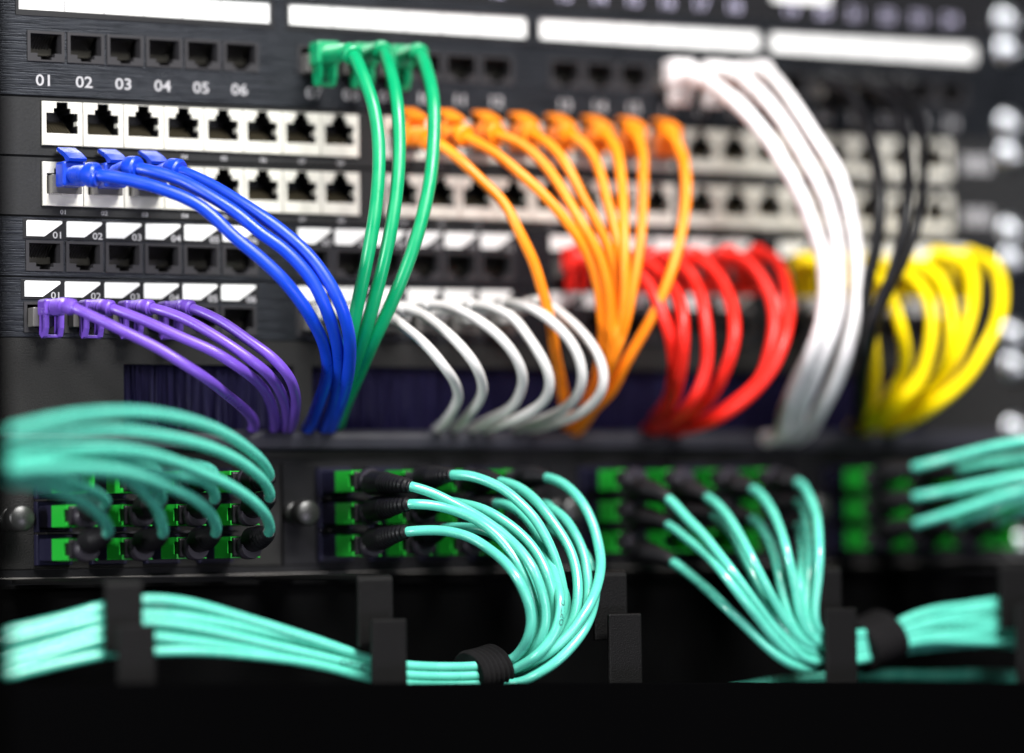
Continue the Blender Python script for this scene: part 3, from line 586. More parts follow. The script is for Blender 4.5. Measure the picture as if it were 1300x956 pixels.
["fibre","aqua",3.75,[138.4,30.0],56.4,-1,"aqua fibre cable from top row, second column of the second green adapter block","aqua fibre cables looping into the bundle",[[138.4,4.0,30.0],[138.4,-28.2,30.5],[138.4,-56.4,31.5],[142.6,-62.7,31.0],[146.8,-68.2,28.8],[151.3,-73.1,25.5],[155.0,-77.5,20.8],[158.9,-81.1,15.3],[162.6,-83.7,7.5],[165.4,-85.9,-1.5],[167.0,-87.0,-10.1],[168.0,-86.8,-17.3],[166.7,-85.9,-24.4],[163.5,-84.4,-31.0],[159.7,-78.0,-36.7],[156.4,-68.4,-40.8],[151.5,-65.4,-42.9],[144.9,-65.4,-43.7],[113.7,-65.4,-42.8],[100.3,-65.4,-40.5],[75.5,-68.5,-33.8],[49.3,-71.6,-29.6],[24.3,-73.2,-26.5],[8.7,-73.2,-25.6],[-5.5,-73.2,-25.6],[-24.6,-73.2,-28.8],[-44.0,-73.2,-33.2],[-63.4,-73.2,-38.8]]],
["fibre","aqua",3.75,[138.4,18.0],50.0,-1,"aqua fibre cable from middle row, second column of the second green adapter block","aqua fibre cables looping into the bundle",[[138.4,4.0,18.0],[138.4,-25.0,19.3],[138.4,-50.0,21.7],[139.0,-63.5,20.6],[143.1,-71.1,18.7],[148.3,-76.5,14.6],[153.1,-80.8,9.6],[157.0,-85.2,3.2],[158.9,-89.8,-4.8],[160.5,-92.0,-14.0],[161.3,-91.4,-22.0],[159.5,-89.7,-29.9],[156.2,-84.4,-36.2],[153.5,-74.3,-40.0],[148.4,-71.0,-39.9],[141.9,-71.0,-41.0],[110.9,-71.0,-40.1],[97.5,-71.0,-37.7],[73.2,-73.2,-31.5],[47.5,-75.5,-25.8],[22.8,-76.6,-19.9],[7.3,-76.6,-17.5],[-6.9,-76.6,-18.5],[-26.0,-76.6,-23.6],[-45.3,-76.6,-28.6],[-64.7,-76.6,-33.1]]],
["fibre","aqua",3.75,[138.4,6.0],50.0,-1,"aqua fibre cable from bottom row, second column of the second green adapter block","aqua fibre cables looping into the bundle",[[138.4,4.0,6.0],[138.4,-25.0,8.0],[138.4,-50.0,11.8],[137.4,-64.5,12.0],[140.2,-71.4,11.6],[143.9,-76.6,9.8],[147.1,-80.8,5.4],[151.0,-84.2,-1.8],[154.1,-86.6,-9.9],[157.1,-86.9,-17.6],[157.7,-85.6,-25.1],[155.5,-82.3,-31.9],[155.5,-69.6,-37.6],[151.5,-65.4,-39.2],[144.9,-65.4,-40.3],[113.8,-65.4,-39.5],[100.4,-65.4,-37.0],[75.6,-68.5,-29.5],[49.4,-71.6,-22.8],[24.4,-73.2,-17.5],[8.8,-73.2,-16.6],[-5.4,-73.2,-17.9],[-24.5,-73.2,-21.9],[-43.9,-73.2,-25.4],[-63.4,-73.2,-29.8]]],
["fibre","aqua",3.75,[159.8,30.0],53.5,-1,"aqua fibre cable from top row, third column of the second green adapter block","aqua fibre cables looping into the bundle",[[159.8,4.0,30.0],[159.8,-26.7,29.7],[159.8,-53.5,29.1],[162.4,-62.6,26.9],[165.1,-69.6,22.6],[167.8,-74.8,16.7],[170.4,-79.2,10.3],[172.7,-83.2,3.3],[172.6,-87.7,-4.7],[171.3,-90.9,-12.2],[169.6,-92.0,-19.0],[166.3,-91.3,-26.9],[161.5,-89.7,-33.1],[155.5,-84.5,-37.9],[151.8,-77.4,-41.6],[146.6,-74.4,-41.6],[140.0,-74.4,-42.5],[109.1,-74.4,-41.6],[95.8,-74.4,-39.3],[72.2,-75.3,-32.6],[47.2,-76.2,-28.5],[22.8,-76.6,-24.7],[7.3,-76.6,-23.0],[-6.9,-76.6,-22.9],[-26.0,-76.6,-26.6],[-45.3,-76.6,-31.5],[-64.7,-76.6,-37.2]]],
["fibre","aqua",3.75,[159.8,18.0],50.8,-1,"aqua fibre cable from middle row, third column of the second green adapter block","aqua fibre cables looping into the bundle",[[159.8,4.0,18.0],[159.8,-25.4,19.0],[159.8,-50.8,21.0],[160.3,-61.3,19.6],[161.4,-69.5,16.0],[163.0,-74.8,10.4],[163.9,-80.1,2.9],[163.5,-87.4,-5.5],[161.1,-95.5,-14.8],[159.8,-96.9,-22.2],[157.1,-95.8,-28.9],[151.9,-93.3,-34.8],[148.1,-83.5,-39.7],[143.5,-80.0,-40.5],[137.0,-80.0,-41.5],[106.2,-80.0,-40.6],[93.0,-80.0,-38.3],[69.9,-80.0,-32.7],[45.4,-80.0,-26.8],[21.3,-80.0,-21.3],[5.8,-80.0,-19.6],[-8.4,-80.0,-21.0],[-27.4,-80.0,-26.0],[-46.7,-80.0,-30.5],[-66.0,-80.0,-34.5]]],
["fibre","aqua",3.75,[159.8,6.0],50.0,-1,"aqua fibre cable from bottom row, third column of the second green adapter block","aqua fibre cables looping into the bundle",[[159.8,4.0,6.0],[159.8,-25.0,7.9],[159.8,-50.0,11.3],[158.7,-62.3,10.6],[160.4,-69.9,8.5],[163.1,-75.7,4.7],[165.7,-81.3,-2.6],[168.8,-84.9,-11.6],[169.3,-86.7,-19.6],[165.3,-86.5,-28.7],[158.7,-84.1,-36.0],[154.3,-72.8,-41.2],[149.6,-68.8,-40.9],[143.1,-68.8,-41.9],[112.0,-68.8,-41.0],[98.6,-68.8,-38.7],[74.5,-70.6,-31.4],[49.0,-72.3,-25.9],[24.3,-73.2,-21.9],[8.8,-73.2,-21.3],[-5.5,-73.2,-22.1],[-24.6,-73.2,-25.5],[-44.0,-73.2,-29.1],[-63.4,-73.2,-34.0]]],
["fibre","aqua",3.75,[181.2,30.0],51.3,-1,"aqua fibre cable from top row, fourth column of the second green adapter block","aqua fibre cables looping into the bundle",[[181.2,4.0,30.0],[181.2,-25.7,30.2],[181.2,-51.3,30.5],[182.8,-62.7,27.3],[184.6,-70.6,21.6],[186.2,-75.7,14.2],[186.1,-80.3,6.1],[184.7,-84.8,-0.9],[180.1,-90.7,-8.3],[173.2,-96.2,-16.5],[168.4,-96.9,-22.4],[163.2,-96.0,-28.2],[157.8,-94.5,-32.9],[153.0,-88.3,-37.5],[149.9,-79.6,-40.7],[145.3,-76.6,-42.5],[138.8,-76.6,-43.2],[107.9,-76.6,-42.4],[94.6,-76.6,-40.1],[70.9,-78.0,-34.3],[45.7,-79.3,-30.3],[21.2,-80.0,-26.4],[5.7,-80.0,-24.5],[-8.4,-80.0,-24.6],[-27.4,-80.0,-28.8],[-46.7,-80.0,-33.9],[-66.0,-80.0,-39.3]]],
["fibre","aqua",3.75,[181.2,18.0],50.0,-1,"aqua fibre cable from middle row, fourth column of the second green adapter block","aqua fibre cables looping into the bundle",[[181.2,4.0,18.0],[181.2,-25.0,18.9],[181.2,-50.0,20.6],[177.7,-60.8,18.6],[178.6,-68.5,15.3],[179.8,-73.8,9.7],[180.7,-78.6,2.7],[179.8,-82.8,-5.1],[177.9,-87.0,-12.3],[174.7,-90.6,-19.7],[170.1,-92.0,-27.6],[163.8,-90.7,-34.9],[156.6,-87.0,-40.4],[153.4,-74.9,-43.8],[148.4,-71.0,-43.6],[141.8,-71.0,-44.3],[110.8,-71.0,-43.4],[97.5,-71.0,-41.2],[73.2,-73.2,-36.4],[47.5,-75.5,-31.0],[22.8,-76.6,-26.8],[7.2,-76.6,-26.3],[-7.0,-76.6,-27.9],[-26.0,-76.6,-32.4],[-45.4,-76.6,-36.2],[-64.7,-76.6,-40.1]]],
["fibre","aqua",3.75,[181.2,6.0],50.0,-1,"aqua fibre cable from bottom row, fourth column of the second green adapter block","aqua fibre cables looping into the bundle",[[181.2,4.0,6.0],[181.2,-25.0,7.9],[181.2,-50.0,11.4],[179.0,-60.0,10.1],[180.3,-68.8,7.4],[183.3,-74.1,3.0],[184.7,-78.4,-3.2],[183.1,-83.2,-10.4],[178.0,-90.0,-18.0],[170.8,-96.0,-25.6],[164.7,-96.8,-31.9],[158.0,-95.1,-38.0],[151.8,-90.8,-42.5],[148.8,-84.0,-44.8],[143.4,-80.0,-44.2],[136.9,-80.0,-44.8],[106.2,-80.0,-43.9],[92.9,-80.0,-41.7],[69.9,-80.0,-35.8],[45.3,-80.0,-32.1],[21.2,-80.0,-29.9],[5.7,-80.0,-29.8],[-8.5,-80.0,-30.0],[-27.4,-80.0,-33.0],[-46.7,-80.0,-36.8],[-66.1,-80.0,-42.2]]],
["fibre","aqua",3.9,[67.2,30.0],50.4,-1,"aqua fibre cable from top row, fourth column of the leftmost green adapter block","aqua fibre cables fanning to the left",[[67.2,4.0,30.0],[67.2,-25.2,30.4],[67.2,-50.4,31.0],[64.9,-54.0,32.9],[58.9,-61.5,36.4],[50.6,-69.3,40.1],[40.0,-77.6,44.3],[27.7,-86.0,47.9],[13.9,-94.9,50.3],[1.1,-103.0,51.6],[-12.4,-111.4,52.0],[-26.6,-119.7,51.4],[-40.9,-127.3,50.0],[-52.8,-133.3,48.0],[-65.2,-139.3,45.4],[-73.4,-143.4,43.5],[-86.8,-150.0,40.5]]],
["fibre","aqua",3.9,[67.2,18.0],50.2,-1,"aqua fibre cable from middle row, fourth column of the leftmost green adapter block","aqua fibre cables fanning to the left",[[67.2,4.0,18.0],[67.2,-25.1,20.0],[67.2,-50.2,23.6],[62.5,-57.6,27.5],[54.8,-66.1,31.5],[44.3,-74.1,36.1],[32.4,-81.6,39.8],[18.5,-89.8,42.6],[5.4,-97.8,44.2],[-7.0,-105.4,45.3],[-18.6,-112.3,45.9],[-30.6,-118.8,45.6],[-44.7,-125.7,44.1],[-58.1,-131.9,41.5],[-71.5,-138.4,38.3],[-84.9,-145.0,35.1]]],
["fibre","aqua",3.9,[67.2,6.0],49.2,-1,"aqua fibre cable from bottom row, fourth column of the leftmost green adapter block","aqua fibre cables fanning to the left",[[67.2,4.0,6.0],[67.2,-24.6,7.8],[67.2,-49.2,11.1],[63.6,-56.3,14.8],[56.6,-65.2,19.2],[47.6,-72.0,23.9],[36.8,-78.3,28.3],[25.3,-84.4,31.8],[12.7,-91.8,35.2],[0.2,-99.4,37.7],[-11.9,-106.6,39.1],[-25.0,-113.7,39.7],[-37.7,-119.6,39.3],[-53.7,-126.4,37.6],[-69.6,-133.6,35.8],[-83.0,-140.0,34.2]]],
["fibre","aqua",3.9,[45.8,18.0],49.3,-1,"aqua fibre cable from middle row, third column of the leftmost green adapter block","aqua fibre cables fanning to the left",[[45.8,4.0,18.0],[45.8,-24.6,19.8],[45.8,-49.3,23.2],[41.7,-56.8,26.2],[34.2,-66.2,29.1],[24.0,-75.2,30.6],[10.6,-85.8,31.2],[-2.2,-94.1,32.5],[-13.6,-100.2,34.5],[-31.5,-108.5,35.4],[-49.3,-117.5,34.7],[-66.9,-126.8,33.7],[-81.1,-135.0,32.5]]],
["fibre","aqua",3.9,[45.8,6.0],49.6,-1,"aqua fibre cable from bottom row, third column of the leftmost green adapter block","aqua fibre cables fanning to the left",[[45.8,4.0,6.0],[45.8,-24.8,7.8],[45.8,-49.6,11.1],[41.4,-58.6,15.0],[33.1,-69.0,19.9],[23.1,-77.1,24.0],[10.6,-85.7,27.4],[-0.9,-94.4,30.0],[-14.1,-104.8,32.0],[-33.1,-119.0,33.0],[-50.8,-130.0,33.0],[-73.1,-142.3,32.0],[-86.9,-150.0,30.9]]],
["fibre","aqua",3.9,[24.4,6.0],51.5,-1,"aqua fibre cable from bottom row, second column of the leftmost green adapter block","aqua fibre cables fanning to the left",[[24.4,4.0,6.0],[24.4,-25.7,7.8],[24.4,-51.5,11.0],[20.5,-59.6,14.3],[13.8,-70.2,20.0],[6.1,-77.6,25.2],[-1.2,-83.6,28.9],[-13.5,-93.9,31.4],[-34.7,-112.1,32.1],[-53.3,-125.3,31.6],[-70.5,-135.8,30.7],[-85.0,-145.0,29.7]]],
["fibre","aqua",3.9,[3.0,6.0],52.0,-1,"aqua fibre cable from bottom row, first column of the leftmost green adapter block","aqua fibre cables fanning to the left",[[3.0,4.0,6.0],[3.0,-26.0,7.9],[3.0,-52.0,11.5],[-4.9,-67.0,16.1],[-18.0,-84.3,21.1],[-29.2,-96.1,24.2],[-40.0,-105.5,26.5],[-55.0,-117.6,28.1],[-67.0,-127.0,28.3],[-83.0,-140.0,28.1]]],
["fibre","aqua",3.9,[3.0,18.0],50.1,-1,"aqua fibre cable from middle row, first column of the leftmost green adapter block","aqua fibre cables fanning to the left",[[3.0,4.0,18.0],[3.0,-25.1,19.3],[3.0,-50.1,21.8],[-4.4,-63.4,24.4],[-13.4,-74.8,26.4],[-29.2,-91.3,28.9],[-47.8,-107.4,30.2],[-64.6,-120.9,30.2],[-81.1,-135.0,29.9]]],
["fibre","aqua",3.9,[24.4,18.0],50.4,-1,"aqua fibre cable from middle row, second column of the leftmost green adapter block","aqua fibre cables fanning to the left",[[24.4,4.0,18.0],[24.4,-25.2,19.7],[24.4,-50.4,22.8],[19.1,-60.4,26.0],[12.6,-68.5,28.6],[3.3,-76.0,30.7],[-11.8,-88.0,33.2],[-35.5,-111.2,33.7],[-57.0,-129.4,32.3],[-72.1,-139.8,31.1],[-86.9,-150.0,29.9]]],
["fibre","aqua",3.9,[45.8,30.0],49.5,-1,"aqua fibre cable from top row, third column of the leftmost green adapter block","aqua fibre cables fanning to the left",[[45.8,4.0,30.0],[45.8,-24.7,30.4],[45.8,-49.5,31.1],[41.1,-56.5,33.5],[29.5,-68.5,34.9],[13.7,-81.6,36.0],[-1.7,-93.1,37.1],[-22.4,-107.4,37.8],[-41.8,-119.7,37.5],[-60.1,-130.4,35.9],[-70.8,-136.6,34.7],[-84.9,-145.0,33.0]]],
["fibre","aqua",3.9,[24.4,30.0],50.6,-1,"aqua fibre cable from top row, second column of the leftmost green adapter block","aqua fibre cables fanning to the left",[[24.4,4.0,30.0],[24.4,-25.3,30.4],[24.4,-50.6,31.2],[16.8,-61.6,33.7],[2.9,-75.6,35.3],[-15.4,-90.9,36.3],[-36.9,-107.9,35.9],[-56.6,-121.8,34.3],[-67.9,-129.3,32.9],[-83.0,-140.0,31.1]]],
["fibre","aqua",3.7,[231.0,30.0],57.0,-1,"aqua fibre cable from top row, first column of the third green adapter block","aqua fibre cables gathered on the right",[[231.0,4.0,30.0],[231.0,-28.5,27.2],[231.0,-57.0,22.0],[233.5,-65.3,14.8],[235.1,-74.4,8.5],[234.8,-84.7,1.9],[236.8,-93.4,-6.3],[244.5,-93.6,-15.8],[252.8,-92.3,-25.1],[261.9,-90.8,-33.2],[271.0,-89.0,-39.4],[289.8,-82.0,-40.5],[301.5,-81.2,-40.0],[314.8,-80.5,-36.8],[323.1,-80.1,-34.5],[335.6,-79.7,-33.4],[350.7,-79.2,-34.1],[367.9,-78.8,-34.8],[391.2,-78.0,-35.9]]],
["fibre","aqua",3.7,[231.0,18.0],56.1,-1,"aqua fibre cable from middle row, first column of the third green adapter block","aqua fibre cables gathered on the right",[[231.0,4.0,18.0],[231.0,-28.1,16.0],[231.0,-56.1,12.3],[233.1,-65.7,7.1],[234.3,-77.1,1.4],[234.0,-90.2,-6.3],[239.1,-93.9,-14.8],[248.0,-92.7,-23.8],[256.1,-91.2,-31.6],[266.8,-89.0,-38.4],[290.2,-81.6,-38.0],[301.8,-80.9,-37.6],[315.0,-80.3,-34.8],[323.3,-80.0,-32.4],[335.7,-79.6,-31.7],[350.8,-79.2,-31.2],[368.1,-78.7,-30.0],[391.3,-78.0,-31.0]]],
["fibre","aqua",3.7,[231.0,6.0],59.7,-1,"aqua fibre cable from bottom row, first column of the third green adapter block","aqua fibre cables gathered on the right",[[231.0,4.0,6.0],[231.0,-29.8,3.2],[231.0,-59.7,-2.0],[234.3,-67.2,-7.4],[236.8,-76.5,-13.4],[239.2,-85.2,-19.9],[244.8,-87.7,-25.8],[252.3,-88.9,-33.0],[260.0,-89.2,-38.8],[269.8,-87.5,-42.6],[294.2,-75.4,-42.0],[306.2,-74.2,-41.5],[319.8,-73.1,-38.1],[328.3,-72.5,-37.1],[341.0,-71.8,-36.1],[356.5,-71.1,-35.3],[374.0,-70.3,-35.6],[397.8,-69.0,-38.2]]],
["fibre","aqua",3.7,[252.4,30.0],50.8,-1,"aqua fibre cable from top row, second column of the third green adapter block","aqua fibre cables gathered on the right",[[252.4,4.0,30.0],[252.4,-25.4,27.3],[252.4,-50.8,22.4],[250.4,-66.3,16.2],[247.7,-79.9,8.3],[245.5,-90.9,0.6],[248.9,-93.9,-8.6],[255.1,-92.7,-17.8],[261.9,-91.1,-26.2],[270.5,-89.0,-33.2],[290.1,-81.8,-35.5],[301.7,-81.1,-35.2],[314.9,-80.4,-32.7],[323.3,-80.1,-30.3],[335.8,-79.6,-27.5],[350.9,-79.2,-26.9],[368.1,-78.7,-27.0],[391.4,-78.0,-28.4]]],
["fibre","aqua",3.7,[252.4,18.0],54.5,-1,"aqua fibre cable from middle row, second column of the third green adapter block","aqua fibre cables gathered on the right",[[252.4,4.0,18.0],[252.4,-27.3,17.2],[252.4,-54.5,15.7],[252.1,-64.5,11.1],[250.9,-74.6,3.3],[249.8,-83.8,-5.3],[253.1,-87.6,-14.5],[258.1,-88.9,-23.8],[265.1,-89.1,-31.6],[273.5,-87.5,-36.5],[294.0,-75.8,-36.9],[306.1,-74.5,-36.7],[319.7,-73.3,-34.0],[328.3,-72.7,-31.1],[341.1,-71.9,-30.1],[356.6,-71.1,-29.8],[374.2,-70.3,-28.8],[398.1,-69.0,-29.3]]],
["fibre","aqua",3.7,[273.8,30.0],49.2,-1,"aqua fibre cable from top row, third column of the third green adapter block","aqua fibre cables gathered on the right",[[273.8,4.0,30.0],[273.8,-24.6,28.5],[273.8,-49.2,25.7],[269.8,-66.0,19.6],[265.3,-80.0,11.7],[261.0,-91.3,3.6],[261.6,-93.9,-4.7],[264.1,-92.9,-13.2],[267.2,-91.1,-23.6],[273.0,-89.0,-31.2],[290.1,-81.9,-33.0],[301.7,-81.1,-32.8],[314.9,-80.5,-30.7],[323.3,-80.1,-28.7],[335.8,-79.7,-26.0],[351.0,-79.2,-23.5],[368.3,-78.7,-21.8],[391.5,-78.0,-23.6]]],
["fibre","aqua",3.7,[273.8,18.0],48.2,-1,"aqua fibre cable from middle row, third column of the third green adapter block","aqua fibre cables gathered on the right",[[273.8,4.0,18.0],[273.8,-24.1,16.5],[273.8,-48.2,13.8],[268.2,-65.8,8.8],[265.0,-76.3,2.2],[261.6,-85.1,-6.1],[261.8,-88.2,-16.8],[264.9,-89.2,-26.5],[273.6,-87.5,-33.6],[294.2,-75.6,-34.4],[306.3,-74.3,-34.2],[319.9,-73.2,-31.9],[328.4,-72.6,-29.8],[341.2,-71.8,-26.4],[356.7,-71.1,-25.0],[374.3,-70.3,-25.0],[398.1,-69.0,-26.8]]],
["fibre","aqua",3.7,[295.2,30.0],48.0,-1,"aqua fibre cable from top row, fourth column of the third green adapter block","aqua fibre cables gathered on the right",[[295.2,4.0,30.0],[295.2,-24.0,29.4],[295.2,-48.0,28.3],[289.3,-64.2,23.2],[285.2,-75.1,17.0],[278.6,-87.1,9.1],[274.3,-94.0,-0.7],[273.9,-93.2,-9.9],[273.3,-91.6,-19.3],[274.4,-90.3,-26.5],[278.3,-89.0,-30.1],[288.8,-83.9,-30.4],[301.6,-81.5,-30.4],[314.8,-80.7,-28.6],[323.3,-80.2,-25.1],[335.8,-79.8,-22.2],[351.0,-79.3,-20.9],[368.3,-78.8,-19.4],[391.6,-78.0,-19.6]]],
["fibre","aqua",3.7,[295.2,18.0],48.0,-1,"aqua fibre cable from middle row, fourth column of the third green adapter block","aqua fibre cables gathered on the right",[[295.2,4.0,18.0],[295.2,-24.0,18.9],[295.2,-48.0,20.7],[288.2,-63.9,15.0],[281.2,-77.1,5.6],[275.0,-86.2,-4.8],[272.1,-88.2,-14.0],[270.7,-89.1,-22.2],[273.4,-89.1,-28.8],[280.0,-87.5,-33.1],[292.0,-79.1,-31.8],[305.9,-75.0,-31.8],[319.6,-73.7,-29.9],[328.2,-72.9,-27.3],[341.1,-72.1,-24.8],[356.7,-71.2,-22.4],[374.4,-70.4,-20.2],[398.3,-69.0,-21.5]]],
["fibre","aqua",3.7,[295.2,6.0],48.0,-1,"aqua fibre cable from bottom row, fourth column of the third green adapter block","aqua fibre cables gathered on the right",[[295.2,4.0,6.0],[295.2,-24.0,7.8],[295.2,-48.0,11.2],[286.5,-63.5,6.2],[277.8,-77.1,-2.2],[269.7,-86.6,-11.9],[267.9,-88.5,-21.3],[271.1,-89.2,-29.3],[279.9,-87.5,-34.3],[293.7,-76.2,-39.4],[305.9,-74.7,-39.1],[319.6,-73.4,-36.0],[328.2,-72.8,-34.7],[341.0,-72.0,-32.6],[356.5,-71.2,-31.7],[374.1,-70.3,-32.2],[397.9,-69.0,-34.7]]],
["fibre","aqua",3.7,[345.0,30.0],55.1,-1,"aqua fibre cable from top row, first column of the rightmost green adapter block","aqua fibre cables running off to the right",[[345.0,4.0,30.0],[345.0,-27.5,31.3],[345.0,-55.1,33.8],[351.3,-65.6,36.3],[358.4,-74.1,38.9],[366.0,-82.0,41.4],[373.6,-89.3,43.0],[384.6,-100.0,44.9]]],
["fibre","aqua",3.7,[345.0,18.0],55.2,-1,"aqua fibre cable from middle row, first column of the rightmost green adapter block","aqua fibre cables running off to the right",[[345.0,4.0,18.0],[345.0,-27.6,19.4],[345.0,-55.2,22.1],[353.7,-68.1,24.5],[364.1,-77.8,27.4],[375.2,-86.5,29.6],[387.2,-96.0,31.8]]],
["fibre","aqua",3.7,[345.0,6.0],55.9,-1,"aqua fibre cable from bottom row, first column of the rightmost green adapter block","aqua fibre cables running off to the right",[[345.0,4.0,6.0],[345.0,-28.0,7.9],[345.0,-55.9,11.5],[353.8,-67.6,15.6],[365.1,-76.2,20.0],[377.1,-83.8,24.4],[390.1,-92.0,28.5]]],
["fibre","aqua",3.7,[366.4,30.0],55.7,-1,"aqua fibre cable from top row, second column of the rightmost green adapter block","aqua fibre cables running off to the right",[[366.4,4.0,30.0],[366.4,-27.9,31.1],[366.4,-55.7,33.1],[370.4,-69.3,35.0],[377.1,-84.3,37.3],[384.4,-100.0,39.7]]],
["fibre","aqua",3.7,[366.4,18.0],53.8,-1,"aqua fibre cable from middle row, second column of the rightmost green adapter block","aqua fibre cables running off to the right",[[366.4,4.0,18.0],[366.4,-26.9,19.5],[366.4,-53.8,22.3],[369.7,-70.0,24.4],[377.8,-83.0,27.2],[387.2,-96.0,29.6]]],
["fibre","aqua",3.7,[366.4,6.0],52.3,-1,"aqua fibre cable from bottom row, second column of the rightmost green adapter block","aqua fibre cables running off to the right",[[366.4,4.0,6.0],[366.4,-26.2,7.9],[366.4,-52.3,11.4],[369.3,-70.2,16.1],[378.8,-81.3,21.4],[390.1,-92.0,26.3]]],
["fibre","aqua",3.7,[387.8,30.0],54.7,-1,"aqua fibre cable from top row, third column of the rightmost green adapter block","aqua fibre cables running off to the right",[[387.8,4.0,30.0],[387.8,-27.4,31.0],[387.8,-54.7,32.8],[385.0,-73.4,34.2],[384.4,-100.0,36.6]]],
["fibre","aqua",3.7,[387.8,6.0],52.9,-1,"aqua fibre cable from bottom row, third column of the rightmost green adapter block","aqua fibre cables running off to the right",[[387.8,4.0,6.0],[387.8,-26.5,8.1],[387.8,-52.9,12.1],[384.1,-73.9,16.5],[387.0,-96.0,22.6]]],
["loose","aqua",3.7,None,0.0,-1,"lowest aqua cable lying along the black shelf front at lower right","loose aqua cables at lower right",[[247.1,-46.0,-56.1],[267.7,-47.2,-54.0],[288.5,-48.5,-50.9],[309.7,-49.6,-49.4],[335.3,-50.0,-48.9],[362.1,-49.3,-49.3],[381.9,-48.3,-49.0],[401.9,-47.2,-51.1],[426.2,-46.0,-55.6]]],
["loose","aqua",3.7,None,0.0,-1,"aqua cable lying between two others behind the black shelf front","loose aqua cables at lower right",[[244.0,-51.0,-54.6],[264.6,-52.2,-52.2],[285.3,-53.5,-49.5],[306.4,-54.6,-48.3],[331.9,-55.0,-48.0],[358.6,-54.3,-48.8],[378.3,-53.3,-48.8],[398.3,-52.2,-51.8],[422.4,-51.0,-57.0]]],
["loose","aqua",3.7,None,0.0,-1,"uppermost of the loose aqua cables behind the black shelf front","loose aqua cables at lower right",[[241.0,-56.0,-53.2],[261.5,-57.2,-50.5],[282.1,-58.5,-48.1],[303.1,-59.6,-47.1],[328.5,-60.0,-47.2],[355.1,-59.3,-48.3],[374.7,-58.3,-48.6],[394.6,-57.2,-52.6],[418.6,-56.0,-58.3]]]]

PRINTED = {}
BOOT = {'c_blue': (4.5, 4.6, 3.3, 4.5), 'c_orange': (4.6, 4.8, 3.4, 4.3), 'c_purple': (4.0, 3.0, 2.8, 3.0), 'c_green': (4.8, 4.4, 3.2, 3.9),
        'c_pale': (3.8, 3.2, 2.5, 2.7), 'c_red': (5.0, 4.6, 3.4, 3.9), 'c_yellow': (5.2, 4.8, 3.6, 4.1), 'c_white': (5.4, 4.9, 3.9, 4.4), 'c_black': (4.2, 4.0, 2.8, 3.0)}
def rj_plug(root, port, colour, latch, path, s, dia, d0):
    X, Z = port
    hw, hh, neck, collar = BOOT[colour]
    b = MB(); b.box(X-5.8, X+5.8, -5.5, 8.0, Z-6.8, Z+0.2, 0.3)
    build('plug', b, 'clear', root)
    zc = Z
    b = MB(); b.box(X-hw, X+hw, -12.6, -4.5, zc-hh, zc+hh, 1.0)
    boot = build('boot', b, colour, root)
    # ribbed strain relief following the cable
    seg = [(p, t) for p, t in zip(path, s) if -p.y > 11.8 and t < d0+16]
    seg = seg[:max(16, int((d0-9)/0.5))]
    L = len(seg); rad = []
    for i in range(L):
        q = i/(L-1)
        if q < 0.72:
            r = neck+0.25-0.25*q
            if i % 4 in (2, 3): r -= 0.95
        else:
            r = collar - (0.6 if q > 0.96 or q < 0.77 else 0)
        rad.append(r)
    b = MB(); b.sweep([p for p, t in seg], rad, 30)
    b.s = [False]*len(b.s)
    build('strain_relief', b, colour, boot)
    b = MB()
    if latch > 0:
        prof = [(-15.2, hh-0.4), (-16.0, hh+0.6), (-11.0, hh+3.2), (-4.6, hh+5.6), (-3.6, hh+5.2), (-4.0, hh+4.4), (-10.4, hh+1.6), (-12.4, hh-0.4)]
        b.prism_x([(y, zc+z) for y, z in prof], X-3.4, X+3.4)
        t = MB(); t.box(X-2.6, X+2.6, -3.9, -1.5, zc+hh+4.3, zc+hh+5.4, 0.3)
        build('latch_tip', t, 'tip', boot)
    elif latch < 0:
        for sx in (-1, 1):
            prof = [(-6.2, -hh+0.4), (-5.8, -hh-6.6), (-8.2, -hh-8.2), (-10.2, -hh-7.6), (-11.6, -hh-4.6), (-11.8, -hh+0.4), (-10.2, -hh+0.4), (-9.8, -hh-4.6), (-8.6, -hh-6.4), (-7.6, -hh-6.0), (-7.6, -hh+0.4)]
            b.prism_x([(y, zc+z) for y, z in prof], X+sx*2.9-0.8, X+sx*2.9+0.8)
        b.box(X-3.2, X+3.2, -9.6, -7.0, zc-hh-8.0, zc-hh-6.8, 0.3)
    if latch: build('latch_guard', b, colour, boot)
def fibre_plug(root, port, path, s, d0):
    X, Z = port
    b = MB(); b.box(X-5.35, X+5.45, -29.8, -12.5, Z-3.5, Z+3.55, 0.7)
    con = build('connector', b, 'boot', root)
    b = MB(); b.sweep([Vector((X, -29.6, Z)), Vector((X, -33.2, Z)), Vector((X, -33.4, Z)), Vector((X, -34.8, Z))], [4.5, 4.5, 4.1, 4.1], 20)
    build('collar', b, 'collar', con)
    seg = [(p, t) for p, t in zip(path, s) if -p.y > 33.5 and t < d0+8]
    seg = seg[:max(16, int((d0-34)/0.5)+2)]
    L = len(seg); rad = []
    for i in range(L):
        q = i/(L-1)
        r = 4.6-0.3*q/0.4 if q < 0.4 else 4.3-1.7*(q-0.4)/0.6
        if q > 0.4 and i % 4 in (2, 3): r -= 0.55
        if i == L-1: r = 2.1
        rad.append(r)
    b = MB(); b.sweep([p for p, t in seg], rad, 20)
    build('boot', b, 'boot', root)

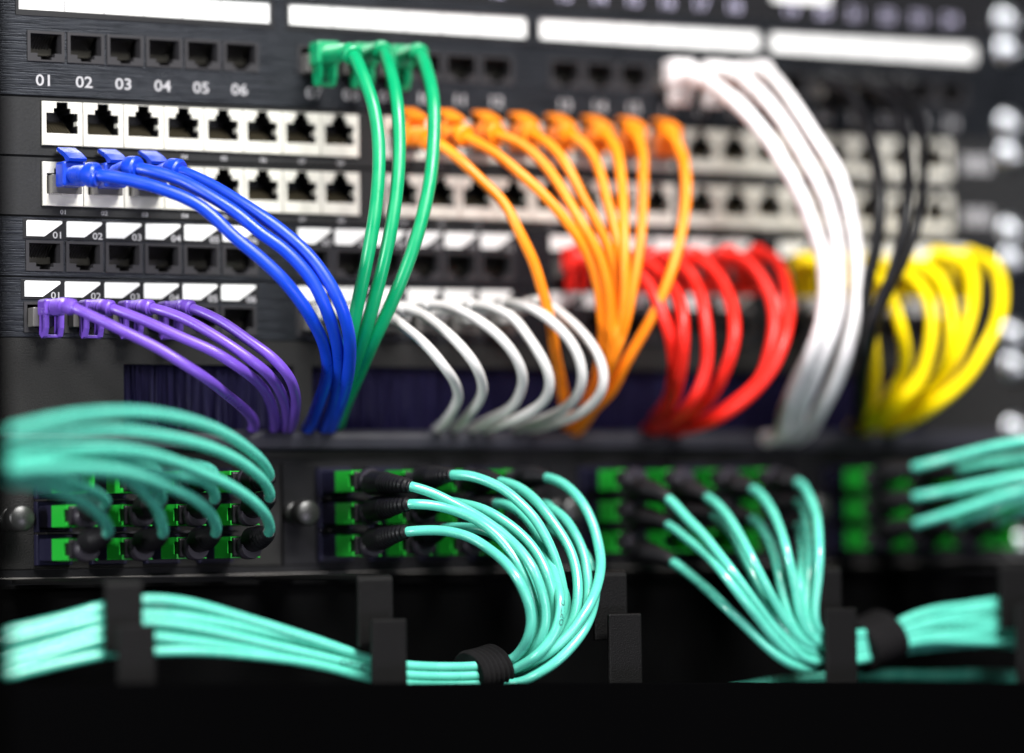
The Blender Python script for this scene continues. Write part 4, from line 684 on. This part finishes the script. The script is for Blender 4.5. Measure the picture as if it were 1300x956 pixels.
for kind, colkey, dia, port, d0, latch, label, group, pts in CABLES:
    path = resample(catmull(pts, 1.0), 0.5)
    path = relax(path, 60)
    s = arc(path)
    org = Vector((port[0], 0, port[1])) if port else path[0].copy()
    name = {'rj': 'patch_cable', 'fibre': 'fibre_cable', 'loose': 'fibre_cable'}[kind]
    root = thing(name, label, 'cable', org, group)
    start = 11.0 if kind == 'rj' else (30.0 if kind == 'fibre' else -999)
    body = [p for p in path if -p.y > start or kind == 'loose']
    # keep everything after the first point that leaves the plug
    i0 = next(i for i, p in enumerate(path) if -p.y > start) if kind != 'loose' else 0
    body = path[i0:]
    body = body[::3] + ([body[-1]] if (len(body)-1) % 3 else [])
    b = MB(); b.sweep(body, dia/2, 14)
    jk = build('jacket', b, 'c_'+colkey, root)
    if kind == 'rj': rj_plug(root, port, 'c_'+colkey, latch, path, s, dia, d0)
    if kind == 'fibre': fibre_plug(root, port, path, s, d0)
    finish(root)
    PRINTED[label] = (root, jk, path, s, dia)

# ---- black print along two of the aqua jackets
def print_on(label, text, near, size, ang):
    root, jk, path, s, dia = PRINTED[label]
    s0 = s[min(range(len(s)), key=lambda k: (path[k]-Vector(near)).length)]
    me = text_mesh(text, size, 'ink').copy()
    r = dia/2+0.03
    cp = Vector(CAM_LOC)/MM
    for v in me.vertices:
        x, z = v.co.x/MM, v.co.z/MM
        i = min(range(len(s)), key=lambda k: abs(s[k]-(s0-x)))
        i = max(1, min(len(path)-2, i))
        T = (path[i+1]-path[i-1]).normalized()
        N = (cp-path[i]); N = (N-T*N.dot(T)).normalized()
        B = T.cross(N)
        a = ang+z/r
        v.co = (path[i]+T*((s0-x)-s[i])+N*(r*math.cos(a))+B*(r*math.sin(a)))*MM-root.location
    o = bpy.data.objects.new('printed_text', me); C.objects.link(o); o.parent = jk
    o.location = -jk.location
print_on('aqua fibre cable from middle row, third column of the second green adapter block', 'OPTIC', (84.2, -80.0, -36.9), 3.2, 0.0)
print_on('aqua fibre cable from middle row, third column of the second green adapter block', 'OPTIC', (161.1, -96.0, -19.9), 2.6, -0.7)

# ---- hook-and-loop straps round the two bundles
def strap(label, path, ry, rz):
    root = thing('cable_strap', label, 'cable strap', path[len(path)//2], 'black hook-and-loop straps')
    P = resample(catmull(path, 0.5), 0.5)
    b = MB()
    rad = [1.0+(0.05 if (i//2) % 2 else -0.02) for i in range(len(P))]
    rad[0] = rad[-1] = 0.93
    b.sweep(P, rad, 36, ry, rz)
    build('band', b, 'velcro', root)
    finish(root)
strap('black hook-and-loop strap round the middle aqua bundle, right of a bracket', [(147.5, -73.0, -38.5), (141.3, -73.0, -40.1), (134.5, -73.0, -41.3)], 12.6, 8.2)
strap('black hook-and-loop strap round the aqua bundle at the lower right', [(303.8, -73.5, -36.1), (311.5, -73.5, -33.9), (318.8, -73.5, -31.1)], 13.6, 10.2)
